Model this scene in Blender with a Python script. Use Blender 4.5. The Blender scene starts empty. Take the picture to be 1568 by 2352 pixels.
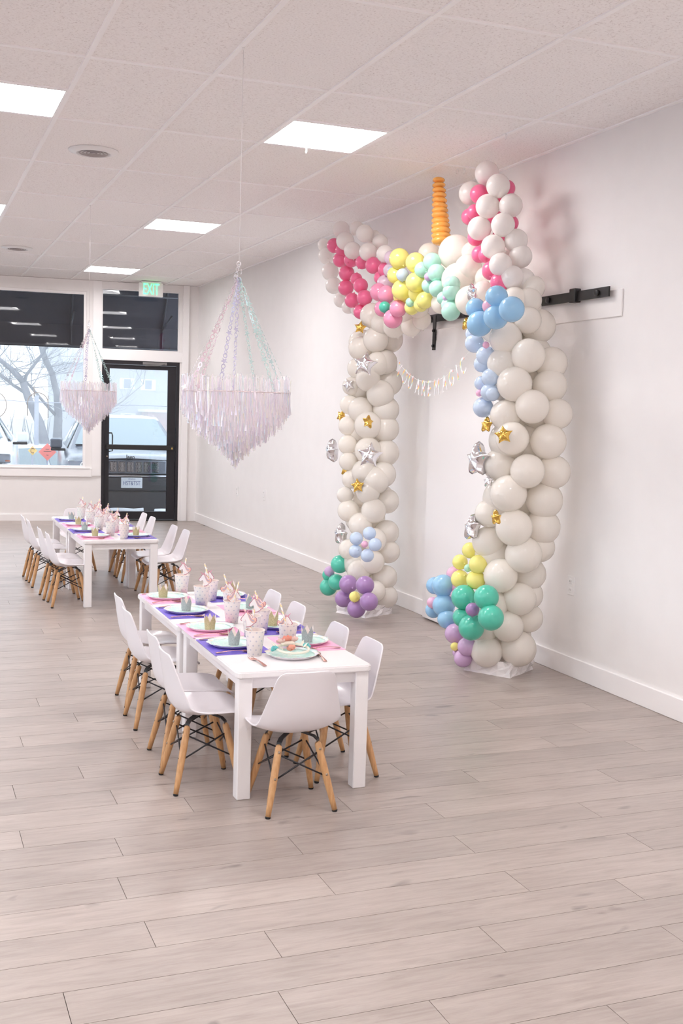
import bpy, bmesh, math, random
from mathutils import Vector, Matrix
random.seed(7)
SC = bpy.context.scene
COL = SC.collection
PI = math.pi

# ------------------------------------------------------------------ camera
cam_data = bpy.data.cameras.new('camera')
cam_data.sensor_fit = 'VERTICAL'
cam_data.sensor_height = 36.0
cam_data.lens = 2566.0 / 2352.0 * 36.0
cam_data.clip_start = 0.05
cam_data.clip_end = 400
cam = bpy.data.objects.new('camera', cam_data)
COL.objects.link(cam)
_r = Vector((0.9310198, -0.3638316, 0.0287865))
_u = Vector((0.0053872, 0.0925649, 0.9956921))
_f = Vector((0.3649289, 0.9268540, -0.0881398))
_m = Matrix((_r, _u, -_f)).transposed().to_4x4()
_m.translation = Vector((0, 0, 1.5224))
cam.matrix_world = _m
SC.camera = cam

# ------------------------------------------------------------------ world, light levels, exposure
TROFFER_STRENGTH = 8.9
TROFFER_COLOR = (1.0, 0.965, 0.955, 1)
SKY_COLOR = (0.80, 0.89, 1.0, 1)
SKY_STRENGTH = 1.40
HAZE_DENSITY = 0.036
SC.view_settings.view_transform = 'Standard'
SC.view_settings.look = 'None'
SC.view_settings.exposure = 1.63
SC.view_settings.gamma = 1.0
SC.view_settings.use_curve_mapping = False
world = bpy.data.worlds.new('overcast_sky')
SC.world = world
world.use_nodes = True
_bg = world.node_tree.nodes['Background']
_bg.inputs[0].default_value = SKY_COLOR
_bg.inputs[1].default_value = SKY_STRENGTH
SC.cycles.max_bounces = 9
SC.cycles.diffuse_bounces = 8
SC.cycles.glossy_bounces = 3
SC.cycles.transmission_bounces = 4
SC.cycles.transparent_max_bounces = 10
SC.cycles.volume_bounces = 0
SC.cycles.caustics_reflective = False
SC.cycles.caustics_refractive = False
SC.cycles.sample_clamp_indirect = 4.0
SC.cycles.use_denoising = True
SC.cycles.use_light_tree = False
SC.cycles.use_adaptive_sampling = True
SC.cycles.adaptive_threshold = 0.09
SC.cycles.adaptive_min_samples = 16

# ------------------------------------------------------------------ dimensions
H = 3.153          # ceiling
XW = 3.70          # right wall
XL = -4.669        # left wall
YB = -3.04         # wall behind the camera
YF = 14.84         # street front
GX, GY, TX, TY = 0.8184, 4.2755, 0.6096, 1.2192   # ceiling grid origin and module
GROUND = -0.30     # parking lot level

# ------------------------------------------------------------------ materials
def nmat(name):
    m = bpy.data.materials.new(name)
    m.use_nodes = True
    return m, m.node_tree.nodes, m.node_tree.links, m.node_tree.nodes['Principled BSDF']

def mat(name, color, rough=0.5, metal=0.0, spec=0.5, coat=0.0, emis=None, estr=0.0, coat_rough=0.08, sheen=0):
    m, n, l, b = nmat(name)
    b.inputs['Base Color'].default_value = (*color, 1)
    b.inputs['Roughness'].default_value = rough
    b.inputs['Metallic'].default_value = metal
    b.inputs['Specular IOR Level'].default_value = spec
    b.inputs['Coat Weight'].default_value = coat
    b.inputs['Coat Roughness'].default_value = coat_rough
    if emis:
        b.inputs['Emission Color'].default_value = (*emis, 1)
        b.inputs['Emission Strength'].default_value = estr
    return m

def N(n, kind, **kw):
    x = n.new(kind)
    for k, v in kw.items():
        setattr(x, k, v)
    return x

def ramp(n, stops):
    r = n.new('ShaderNodeValToRGB')
    e = r.color_ramp.elements
    while len(e) < len(stops):
        e.new(0.5)
    for i, (p, c) in enumerate(stops):
        e[i].position = p
        e[i].color = (*c, 1)
    return r

def noisy(name, c1, c2, scale=20, rough=0.6, bump=0.0, detail=4, vscale=(1, 1, 1), metal=0, spec=0.5):
    m, n, l, b = nmat(name)
    tc = N(n, 'ShaderNodeTexCoord'); mp = N(n, 'ShaderNodeMapping')
    mp.inputs['Scale'].default_value = vscale
    nt = N(n, 'ShaderNodeTexNoise'); nt.inputs['Scale'].default_value = scale; nt.inputs['Detail'].default_value = detail
    r = ramp(n, [(0.3, c1), (0.7, c2)])
    l.new(tc.outputs['Object'], mp.inputs[0]); l.new(mp.outputs[0], nt.inputs['Vector'])
    l.new(nt.outputs['Fac'], r.inputs[0]); l.new(r.outputs[0], b.inputs['Base Color'])
    b.inputs['Roughness'].default_value = rough
    b.inputs['Metallic'].default_value = metal
    b.inputs['Specular IOR Level'].default_value = spec
    if bump:
        bp = N(n, 'ShaderNodeBump'); bp.inputs['Strength'].default_value = bump; bp.inputs['Distance'].default_value = 0.01
        l.new(nt.outputs['Fac'], bp.inputs['Height']); l.new(bp.outputs[0], b.inputs['Normal'])
    return m

M = {}
M['wall'] = noisy('wall_paint', (0.835, 0.818, 0.815), (0.855, 0.838, 0.835), 6, 0.55)
M['trim'] = mat('trim_paint', (0.90, 0.885, 0.89), 0.35)
M['door_white'] = mat('sliding_door_paint', (0.86, 0.84, 0.84), 0.4)
M['grid'] = mat('ceiling_grid_metal', (0.98, 0.965, 0.97), 0.45)
M['white_plastic'] = mat('white_plastic', (0.85, 0.84, 0.84), 0.35)
M['black_metal'] = mat('black_metal', (0.018, 0.017, 0.018), 0.45)
M['black_frame'] = mat('black_anodised_frame', (0.012, 0.011, 0.016), 0.4)
M['vent_shade'] = mat('vent_throat_shade', (0.03, 0.028, 0.03), 0.8)  # near-black disc colour stands in for the shade inside the duct
M['vent_ring'] = mat('vent_louvre_shaded', (0.42, 0.38, 0.38), 0.5)  # grey puts the vent's inner shade into the louvre colour
M['shell'] = mat('white_chair_plastic', (0.80, 0.775, 0.81), 0.32, coat=0.15)
M['table'] = mat('white_table_lacquer', (0.83, 0.81, 0.82), 0.32, coat=0.1)
M['rubber'] = mat('black_rubber', (0.02, 0.02, 0.022), 0.7)
M['screw'] = mat('steel_screw', (0.35, 0.28, 0.22), 0.35, 0.8)
M['wire'] = mat('black_wire', (0.015, 0.014, 0.018), 0.4)
M['mint'] = mat('mint_card', (0.56, 0.80, 0.75), 0.45)
M['plate_rim'] = mat('holographic_rim', (0.74, 0.74, 0.86), 0.16, 0.75)
M['plate_under'] = mat('plate_underside', (0.84, 0.80, 0.82), 0.5)
M['pink_paper'] = noisy('pink_glitter_paper', (0.90, 0.42, 0.64), (0.94, 0.50, 0.70), 300, 0.5)
M['purple_paper'] = noisy('purple_glitter_paper', (0.13, 0.09, 0.52), (0.20, 0.14, 0.62), 300, 0.5)
M['gold_glitter'] = noisy('gold_glitter', (0.42, 0.33, 0.17), (0.80, 0.66, 0.42), 420, 0.4, 0.6, 2, metal=0.35)
M['silver_glitter'] = noisy('silver_glitter', (0.30, 0.32, 0.34), (0.62, 0.65, 0.66), 420, 0.4, 0.6, 2, metal=0.35)
M['card_cream'] = mat('crown_inside_card', (0.84, 0.76, 0.73), 0.7)
M['rose_gold'] = mat('rose_gold_plastic', (0.78, 0.42, 0.36), 0.16, 0.9)
M['card_white'] = mat('white_card', (0.86, 0.83, 0.85), 0.5)
M['mane_pink'] = mat('topper_mane_pink', (0.70, 0.33, 0.44), 0.4)
M['mane_peach'] = mat('topper_mane_peach', (0.84, 0.52, 0.42), 0.4)
M['mane_grey'] = mat('topper_mane_lilac', (0.52, 0.45, 0.58), 0.3, 0.3)
M['rose_outline'] = mat('topper_outline', (0.48, 0.19, 0.27), 0.4)
M['cream_felt'] = mat('cream_felt', (0.80, 0.76, 0.66), 0.85)
M['coral_felt'] = mat('coral_felt', (0.86, 0.36, 0.28), 0.85)
M['blush_felt'] = mat('blush_felt', (0.85, 0.60, 0.56), 0.85)
M['aqua_felt'] = mat('aqua_felt', (0.18, 0.58, 0.60), 0.85)
M['line'] = mat('clear_line', (0.95, 0.93, 0.93), 0.2)
M['exit_green'] = mat('exit_letters', (0.1, 0.8, 0.25), 0.4, emis=(0.10, 1.0, 0.30), estr=0.85)
M['asphalt'] = noisy('slushy_asphalt', (0.10, 0.10, 0.11), (0.50, 0.52, 0.56), 0.9, 0.6)
M['snow'] = noisy('snow', (0.80, 0.84, 0.88), (0.9, 0.92, 0.95), 5, 0.7)
M['concrete'] = noisy('pale_concrete', (0.50, 0.50, 0.52), (0.60, 0.60, 0.61), 8, 0.8)
M['awning'] = mat('dark_awning_cloth', (0.030, 0.030, 0.042), 0.8)
M['awning_rib'] = mat('awning_rib_metal', (0.045, 0.045, 0.055), 0.5)
M['bark'] = noisy('grey_bark', (0.10, 0.10, 0.115), (0.20, 0.20, 0.215), 4, 0.9)
M['car_grey'] = mat('grey_car_paint', (0.11, 0.12, 0.145), 0.3, 0.25, coat=0.35)
M['car_white'] = mat('white_car_paint', (0.82, 0.83, 0.85), 0.25, coat=0.6)
M['car_black'] = mat('black_car_plastic', (0.020, 0.020, 0.024), 0.55)
M['car_glass'] = mat('car_glass', (0.19, 0.23, 0.245), 0.05)
M['chrome'] = mat('chrome', (0.75, 0.76, 0.80), 0.12, 1.0)
M['headlamp'] = mat('headlamp_lens', (0.35, 0.37, 0.42), 0.08, 0.5, coat=1)
M['amber'] = mat('amber_lens', (0.75, 0.30, 0.20), 0.2)
M['plate_white'] = mat('licence_plate_white', (0.62, 0.63, 0.65), 0.4)
M['plate_ink'] = mat('licence_plate_ink', (0.07, 0.08, 0.20), 0.5)
M['tyre'] = mat('tyre', (0.02, 0.02, 0.02), 0.8)
M['siding'] = mat('pale_house_siding', (0.34, 0.36, 0.42), 0.7)
M['siding_trim'] = mat('house_trim', (0.75, 0.77, 0.80), 0.6)
M['house_window'] = mat('house_window_glass', (0.12, 0.15, 0.20), 0.2)
M['roof_grey'] = mat('house_roof', (0.30, 0.31, 0.34), 0.8)
M['brick'] = noisy('faded_brick', (0.36, 0.18, 0.18), (0.44, 0.24, 0.22), 3, 0.9)
M['sign_yellow'] = mat('yellow_sign', (0.85, 0.58, 0.18), 0.4)
M['sign_red'] = mat('red_orange_sign', (0.90, 0.24, 0.20), 0.4)
M['sign_ink'] = mat('sign_ink', (0.25, 0.12, 0.10), 0.5)
M['pole'] = mat('galvanised_pole', (0.30, 0.31, 0.36), 0.5, 0.3)
M['vinyl'] = mat('window_vinyl', (0.42, 0.40, 0.38), 0.5)
M['plastic_wrap'] = mat('white_plastic_wrap', (0.84, 0.81, 0.82), 0.25, coat=0.3)
M['horn_orange'] = mat('orange_latex', (0.95, 0.46, 0.10), 0.22, coat=0.4)
M['brass'] = mat('brass', (0.6, 0.42, 0.15), 0.3, 1.0)

def lamp_mat():
    m, n, l, b = nmat('troffer_diffuser')
    b.inputs['Base Color'].default_value = (0.9, 0.9, 0.9, 1)
    b.inputs['Emission Color'].default_value = TROFFER_COLOR
    b.inputs['Emission Strength'].default_value = TROFFER_STRENGTH
    return m
M['lamp'] = lamp_mat()
M['lamp_pan'] = mat('troffer_pan', (0.88, 0.87, 0.88), 0.4)

def tile_mat():
    m, n, l, b = nmat('acoustic_tile')
    tc = N(n, 'ShaderNodeTexCoord'); oi = N(n, 'ShaderNodeObjectInfo')
    ad = N(n, 'ShaderNodeVectorMath', operation='ADD')
    l.new(tc.outputs['Object'], ad.inputs[0]); l.new(oi.outputs['Random'], ad.inputs[1])
    t1 = N(n, 'ShaderNodeTexNoise'); t1.inputs['Scale'].default_value = 95; t1.inputs['Detail'].default_value = 3; t1.inputs['Roughness'].default_value = 0.7
    l.new(ad.outputs[0], t1.inputs['Vector'])
    r = ramp(n, [(0.33, (0.70, 0.65, 0.64)), (0.41, (0.91, 0.88, 0.875)), (0.6, (0.955, 0.93, 0.925))])
    l.new(t1.outputs['Fac'], r.inputs[0]); l.new(r.outputs[0], b.inputs['Base Color'])
    bp = N(n, 'ShaderNodeBump'); bp.inputs['Strength'].default_value = 0.3; bp.inputs['Distance'].default_value = 0.004
    l.new(t1.outputs['Fac'], bp.inputs['Height']); l.new(bp.outputs[0], b.inputs['Normal'])
    b.inputs['Roughness'].default_value = 0.9
    return m
M['tile'] = tile_mat()

def plank_mat():
    m, n, l, b = nmat('grey_oak_laminate')
    tc = N(n, 'ShaderNodeTexCoord'); oi = N(n, 'ShaderNodeObjectInfo')
    at = N(n, 'ShaderNodeAttribute', attribute_type='GEOMETRY', attribute_name='rnd')
    sm = N(n, 'ShaderNodeMath', operation='ADD'); l.new(oi.outputs['Random'], sm.inputs[0]); l.new(at.outputs['Fac'], sm.inputs[1])
    fr = N(n, 'ShaderNodeMath', operation='FRACT'); l.new(sm.outputs[0], fr.inputs[0])
    mu = N(n, 'ShaderNodeMath', operation='MULTIPLY'); mu.inputs[1].default_value = 37.0; l.new(fr.outputs[0], mu.inputs[0])
    ad = N(n, 'ShaderNodeVectorMath', operation='ADD'); l.new(tc.outputs['Object'], ad.inputs[0]); l.new(mu.outputs[0], ad.inputs[1])
    def tex(scale, vs, detail=4, rough=0.6, dist=0.0):
        mp = N(n, 'ShaderNodeMapping'); mp.inputs['Scale'].default_value = vs
        t = N(n, 'ShaderNodeTexNoise'); t.inputs['Scale'].default_value = scale; t.inputs['Detail'].default_value = detail
        t.inputs['Roughness'].default_value = rough; t.inputs['Distortion'].default_value = dist
        l.new(ad.outputs[0], mp.inputs[0]); l.new(mp.outputs[0], t.inputs['Vector'])
        return t
    grain = tex(5, (1.0, 9, 1), 6, 0.62, 0.6)
    fine = tex(30, (1.0, 12, 1), 3, 0.6)
    blot = tex(2.2, (1, 2.4, 1), 3, 0.5)
    knot = tex(5.5, (1.0, 2.6, 1), 2, 0.4, 0.4)
    r1 = ramp(n, [(0.30, (0.330, 0.278, 0.252)), (0.50, (0.388, 0.333, 0.304)), (0.72, (0.428, 0.374, 0.345))])
    l.new(grain.outputs['Fac'], r1.inputs[0])
    def mul(a, fac_out, lo, hi, p0=0.3, p1=0.7):
        mr = N(n, 'ShaderNodeMapRange'); mr.inputs['From Min'].default_value = p0; mr.inputs['From Max'].default_value = p1
        mr.inputs['To Min'].default_value = lo; mr.inputs['To Max'].default_value = hi
        l.new(fac_out, mr.inputs[0])
        x = N(n, 'ShaderNodeMix', data_type='RGBA', blend_type='MULTIPLY'); x.inputs[0].default_value = 1
        l.new(a, x.inputs[6]); l.new(mr.outputs[0], x.inputs[7])
        return x.outputs[2]
    c = mul(r1.outputs[0], fine.outputs['Fac'], 0.96, 1.04)
    c = mul(c, blot.outputs['Fac'], 0.90, 1.08)
    c = mul(c, fr.outputs[0], 0.93, 1.07, 0, 1)
    c = mul(c, knot.outputs['Fac'], 0.62, 1.0, 0.22, 0.31)
    l.new(c, b.inputs['Base Color'])
    b.inputs['Roughness'].default_value = 0.34
    b.inputs['Specular IOR Level'].default_value = 0.42
    bp = N(n, 'ShaderNodeBump'); bp.inputs['Strength'].default_value = 0.06; bp.inputs['Distance'].default_value = 0.003
    l.new(fine.outputs['Fac'], bp.inputs['Height']); l.new(bp.outputs[0], b.inputs['Normal'])
    return m
M['plank'] = plank_mat()
M['groove'] = mat('plank_groove', (0.20, 0.16, 0.15), 0.8)

def wood_mat():
    m, n, l, b = nmat('beech_wood')
    tc = N(n, 'ShaderNodeTexCoord'); mp = N(n, 'ShaderNodeMapping'); mp.inputs['Scale'].default_value = (30, 30, 3)
    t = N(n, 'ShaderNodeTexNoise'); t.inputs['Scale'].default_value = 4; t.inputs['Detail'].default_value = 4
    r = ramp(n, [(0.3, (0.48, 0.25, 0.105)), (0.7, (0.62, 0.36, 0.17))])
    l.new(tc.outputs['Object'], mp.inputs[0]); l.new(mp.outputs[0], t.inputs['Vector']); l.new(t.outputs['Fac'], r.inputs[0]); l.new(r.outputs[0], b.inputs['Base Color'])
    b.inputs['Roughness'].default_value = 0.4
    return m
M['beech'] = wood_mat()

def latex(name, color, trans=0.25, rough=0.2):
    m, n, l, b = nmat(name)
    b.inputs['Base Color'].default_value = (*color, 1)
    b.inputs['Roughness'].default_value = rough
    b.inputs['Coat Weight'].default_value = 0.35
    b.inputs['Coat Roughness'].default_value = 0.06
    tr = N(n, 'ShaderNodeBsdfTranslucent'); tr.inputs[0].default_value = (*color, 1)
    mx = N(n, 'ShaderNodeMixShader'); mx.inputs[0].default_value = trans
    l.new(b.outputs[0], mx.inputs[1]); l.new(tr.outputs[0], mx.inputs[2])
    l.new(mx.outputs[0], n['Material Output'].inputs[0])
    return m
BALLOON = {
    'white': latex('white_latex', (0.99, 0.955, 0.905), 0.35, 0.22),
    'ear_white': latex('ear_white_latex', (0.96, 0.925, 0.90), 0.2, 0.3),
    'hot_pink': latex('hot_pink_latex', (0.93, 0.18, 0.36), 0.10, 0.3),
    'pink': latex('pink_latex', (0.93, 0.36, 0.55), 0.12, 0.22),
    'light_pink': latex('light_pink_latex', (0.93, 0.55, 0.74), 0.15, 0.22),
    'lilac_clear': latex('clear_lilac_latex', (0.88, 0.72, 0.84), 0.23, 0.15),
    'yellow': latex('yellow_latex', (0.98, 0.92, 0.3), 0.15, 0.25),
    'mint': latex('mint_latex', (0.56, 0.9, 0.78), 0.20, 0.18),
    'teal': latex('teal_latex', (0.1, 0.62, 0.46), 0.10, 0.28),
    'blue': latex('blue_latex', (0.34, 0.62, 0.88), 0.12, 0.25),
    'pale_blue': latex('pale_blue_latex', (0.68, 0.8, 0.95), 0.23, 0.15),
    'purple': latex('purple_latex', (0.42, 0.25, 0.53), 0.10, 0.28),
    'lilac': latex('lilac_latex', (0.7, 0.48, 0.76), 0.15, 0.22),
}
def foil(name, color):
    m, n, l, b = nmat(name)
    b.inputs['Base Color'].default_value = (*color, 1)
    b.inputs['Metallic'].default_value = 1.0
    b.inputs['Roughness'].default_value = 0.14
    tc = N(n, 'ShaderNodeTexCoord'); t = N(n, 'ShaderNodeTexNoise'); t.inputs['Scale'].default_value = 2.2; t.inputs['Detail'].default_value = 2
    bp = N(n, 'ShaderNodeBump'); bp.inputs['Strength'].default_value = 0.06; bp.inputs['Distance'].default_value = 0.12
    l.new(tc.outputs['Object'], t.inputs['Vector']); l.new(t.outputs['Fac'], bp.inputs['Height']); l.new(bp.outputs[0], b.inputs['Normal'])
    return m
FOIL = {'gold': foil('gold_foil', (0.86, 0.55, 0.13)), 'silver': foil('silver_foil', (0.88, 0.87, 0.90))}

def glass_mat():
    m, n, l, b = nmat('window_glass')
    n.remove(b)
    tr = N(n, 'ShaderNodeBsdfTransparent'); tr.inputs[0].default_value = (0.95, 0.97, 0.98, 1)
    gl = N(n, 'ShaderNodeBsdfGlossy'); gl.inputs['Roughness'].default_value = 0.02
    fr = N(n, 'ShaderNodeFresnel'); fr.inputs['IOR'].default_value = 1.5
    mx = N(n, 'ShaderNodeMixShader')
    l.new(fr.outputs[0], mx.inputs[0]); l.new(tr.outputs[0], mx.inputs[1]); l.new(gl.outputs[0], mx.inputs[2])
    l.new(mx.outputs[0], n['Material Output'].inputs[0])
    return m
M['glass'] = glass_mat()

def iridescent(name, alpha):
    m, n, l, b = nmat(name)
    at = N(n, 'ShaderNodeAttribute', attribute_type='GEOMETRY', attribute_name='rnd')
    lw = N(n, 'ShaderNodeLayerWeight'); lw.inputs[0].default_value = 0.5
    ad = N(n, 'ShaderNodeMath', operation='ADD'); l.new(at.outputs['Fac'], ad.inputs[0]); l.new(lw.outputs['Facing'], ad.inputs[1])
    fr = N(n, 'ShaderNodeMath', operation='FRACT'); l.new(ad.outputs[0], fr.inputs[0])
    r = ramp(n, [(0.0, (0.95, 0.86, 0.90)), (0.28, (0.95, 0.91, 0.93)), (0.45, (0.84, 0.76, 0.93)), (0.58, (0.96, 0.91, 0.92)), (0.72, (0.66, 0.84, 0.94)), (0.80, (0.96, 0.93, 0.94)), (0.92, (0.95, 0.96, 0.74)), (1.0, (0.96, 0.80, 0.86))])
    l.new(fr.outputs[0], r.inputs[0]); l.new(r.outputs[0], b.inputs['Base Color'])
    b.inputs['Roughness'].default_value = 0.07
    b.inputs['Metallic'].default_value = 0.3
    tr = N(n, 'ShaderNodeBsdfTransparent'); tr.inputs[0].default_value = (0.99, 0.97, 0.99, 1)
    tl = N(n, 'ShaderNodeBsdfTranslucent'); l.new(r.outputs[0], tl.inputs[0])
    m1 = N(n, 'ShaderNodeMixShader'); m1.inputs[0].default_value = 0.4
    l.new(b.outputs[0], m1.inputs[1]); l.new(tl.outputs[0], m1.inputs[2])
    mx = N(n, 'ShaderNodeMixShader'); mx.inputs[0].default_value = alpha
    l.new(tr.outputs[0], mx.inputs[1]); l.new(m1.outputs[0], mx.inputs[2])
    l.new(mx.outputs[0], n['Material Output'].inputs[0])
    return m
M['fringe'] = iridescent('iridescent_film', 0.55)

def chain_mat(name, c):
    m, n, l, b = nmat(name)
    b.inputs['Base Color'].default_value = (*c, 1)
    b.inputs['Roughness'].default_value = 0.12
    b.inputs['Metallic'].default_value = 0.3
    tr = N(n, 'ShaderNodeBsdfTransparent')
    mx = N(n, 'ShaderNodeMixShader'); mx.inputs[0].default_value = 0.8
    l.new(tr.outputs[0], mx.inputs[1]); l.new(b.outputs[0], mx.inputs[2]); l.new(mx.outputs[0], n['Material Output'].inputs[0])
    return m
CHAIN = [chain_mat('film_chain_pink', (0.88, 0.66, 0.76)), chain_mat('film_chain_lilac', (0.66, 0.64, 0.88)), chain_mat('film_chain_mint', (0.60, 0.84, 0.82)),
         chain_mat('film_chain_clear', (0.85, 0.82, 0.86))]

def rainbow_mat():
    m, n, l, b = nmat('rainbow_stripe_card')
    tc = N(n, 'ShaderNodeTexCoord')
    sp = N(n, 'ShaderNodeSeparateXYZ'); l.new(tc.outputs['Object'], sp.inputs[0])
    mu = N(n, 'ShaderNodeMath', operation='MULTIPLY'); mu.inputs[1].default_value = 1.3; l.new(sp.outputs['X'], mu.inputs[0])
    ad = N(n, 'ShaderNodeMath', operation='SUBTRACT'); l.new(sp.outputs['Y'], ad.inputs[0]); l.new(mu.outputs[0], ad.inputs[1])
    m2 = N(n, 'ShaderNodeMath', operation='MULTIPLY'); m2.inputs[1].default_value = 9.0; l.new(ad.outputs[0], m2.inputs[0])
    fr = N(n, 'ShaderNodeMath', operation='FRACT'); l.new(m2.outputs[0], fr.inputs[0])
    r = ramp(n, [(0.0, (0.84, 0.82, 0.83)), (0.50, (0.52, 0.78, 0.72)), (0.62, (0.92, 0.72, 0.22)), (0.76, (0.92, 0.36, 0.22)), (0.90, (0.84, 0.66, 0.74))])
    r.color_ramp.interpolation = 'CONSTANT'
    l.new(fr.outputs[0], r.inputs[0]); l.new(r.outputs[0], b.inputs['Base Color'])
    b.inputs['Roughness'].default_value = 0.4
    return m
M['rainbow'] = rainbow_mat()

def stripe_mat():
    m, n, l, b = nmat('striped_straw_paper')
    tc = N(n, 'ShaderNodeTexCoord'); sp = N(n, 'ShaderNodeSeparateXYZ'); l.new(tc.outputs['Object'], sp.inputs[0])
    an = N(n, 'ShaderNodeMath', operation='ARCTAN2'); l.new(sp.outputs['Y'], an.inputs[0]); l.new(sp.outputs['X'], an.inputs[1])
    a2 = N(n, 'ShaderNodeMath', operation='DIVIDE'); a2.inputs[1].default_value = 2 * PI; l.new(an.outputs[0], a2.inputs[0])
    z2 = N(n, 'ShaderNodeMath', operation='MULTIPLY'); z2.inputs[1].default_value = 32.0; l.new(sp.outputs['Z'], z2.inputs[0])
    ad = N(n, 'ShaderNodeMath', operation='ADD'); l.new(a2.outputs[0], ad.inputs[0]); l.new(z2.outputs[0], ad.inputs[1])
    fr = N(n, 'ShaderNodeMath', operation='FRACT'); l.new(ad.outputs[0], fr.inputs[0])
    r = ramp(n, [(0.0, (0.86, 0.82, 0.80)), (0.4, (0.90, 0.62, 0.30)), (0.58, (0.90, 0.80, 0.42)), (0.74, (0.88, 0.46, 0.46)), (0.88, (0.62, 0.78, 0.76))])
    r.color_ramp.interpolation = 'CONSTANT'
    l.new(fr.outputs[0], r.inputs[0]); l.new(r.outputs[0], b.inputs['Base Color']); b.inputs['Roughness'].default_value = 0.6
    return m
M['straw'] = stripe_mat()

def cup_mat():
    m, n, l, b = nmat('polka_dot_paper_cup')
    tc = N(n, 'ShaderNodeTexCoord'); sp = N(n, 'ShaderNodeSeparateXYZ'); l.new(tc.outputs['Object'], sp.inputs[0])
    def mth(op, a, b_=None):
        x = N(n, 'ShaderNodeMath', operation=op)
        for i, q in enumerate((a, b_)):
            if q is None: continue
            if isinstance(q, (int, float)): x.inputs[i].default_value = q
            else: l.new(q, x.inputs[i])
        return x.outputs[0]
    v = mth('MULTIPLY', sp.outputs['Z'], 1 / 0.0185)
    row = mth('FLOOR', v)
    u = mth('MULTIPLY', mth('DIVIDE', mth('ARCTAN2', sp.outputs['Y'], sp.outputs['X']), 2 * PI), 9.0)
    u2 = mth('ADD', u, mth('MULTIPLY', mth('MODULO', row, 2), 0.5))
    du = mth('MULTIPLY', mth('SUBTRACT', mth('FRACT', mth('ADD', u2, 20)), 0.5), 0.025)
    dv = mth('MULTIPLY', mth('SUBTRACT', mth('FRACT', v), 0.5), 0.0185)
    d = mth('SQRT', mth('ADD', mth('MULTIPLY', du, du), mth('MULTIPLY', dv, dv)))
    inside = mth('LESS_THAN', d, 0.0036)
    ge = N(n, 'ShaderNodeNewGeometry')
    inside = mth('MULTIPLY', inside, mth('SUBTRACT', 1.0, ge.outputs['Backfacing']))
    mx = N(n, 'ShaderNodeMix', data_type='RGBA'); mx.inputs[6].default_value = (0.84, 0.78, 0.76, 1); mx.inputs[7].default_value = (0.62, 0.60, 0.66, 1)
    l.new(inside, mx.inputs[0]); l.new(mx.outputs[2], b.inputs['Base Color'])
    l.new(mth('MULTIPLY', inside, 0.7), b.inputs['Metallic'])
    b.inputs['Roughness'].default_value = 0.4
    return m
M['cup'] = cup_mat()

def marble_mat():
    m, n, l, b = nmat('mint_marbled_plate')
    tc = N(n, 'ShaderNodeTexCoord'); t = N(n, 'ShaderNodeTexNoise'); t.inputs['Scale'].default_value = 14; t.inputs['Detail'].default_value = 3; t.inputs['Distortion'].default_value = 1.2
    l.new(tc.outputs['Object'], t.inputs['Vector'])
    r = ramp(n, [(0.465, (0.55, 0.80, 0.745)), (0.485, (0.84, 0.86, 0.84)), (0.51, (0.55, 0.80, 0.745))])
    l.new(t.outputs['Fac'], r.inputs[0]); l.new(r.outputs[0], b.inputs['Base Color']); b.inputs['Roughness'].default_value = 0.35
    return m
M['marble'] = marble_mat()
def holo_mat():
    m, n, l, b = nmat('holographic_foil_rim')
    tc = N(n, 'ShaderNodeTexCoord'); t = N(n, 'ShaderNodeTexNoise'); t.inputs['Scale'].default_value = 26; t.inputs['Detail'].default_value = 2
    l.new(tc.outputs['Object'], t.inputs['Vector'])
    r = ramp(n, [(0.3, (0.90, 0.89, 0.94)), (0.42, (0.66, 0.90, 0.90)), (0.5, (0.93, 0.92, 0.94)), (0.58, (0.94, 0.88, 0.68)), (0.68, (0.82, 0.72, 0.95))])
    l.new(t.outputs['Fac'], r.inputs[0]); l.new(r.outputs[0], b.inputs['Base Color']); b.inputs['Roughness'].default_value = 0.18; b.inputs['Metallic'].default_value = 0.15
    return m
M['holo'] = holo_mat()

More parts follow.
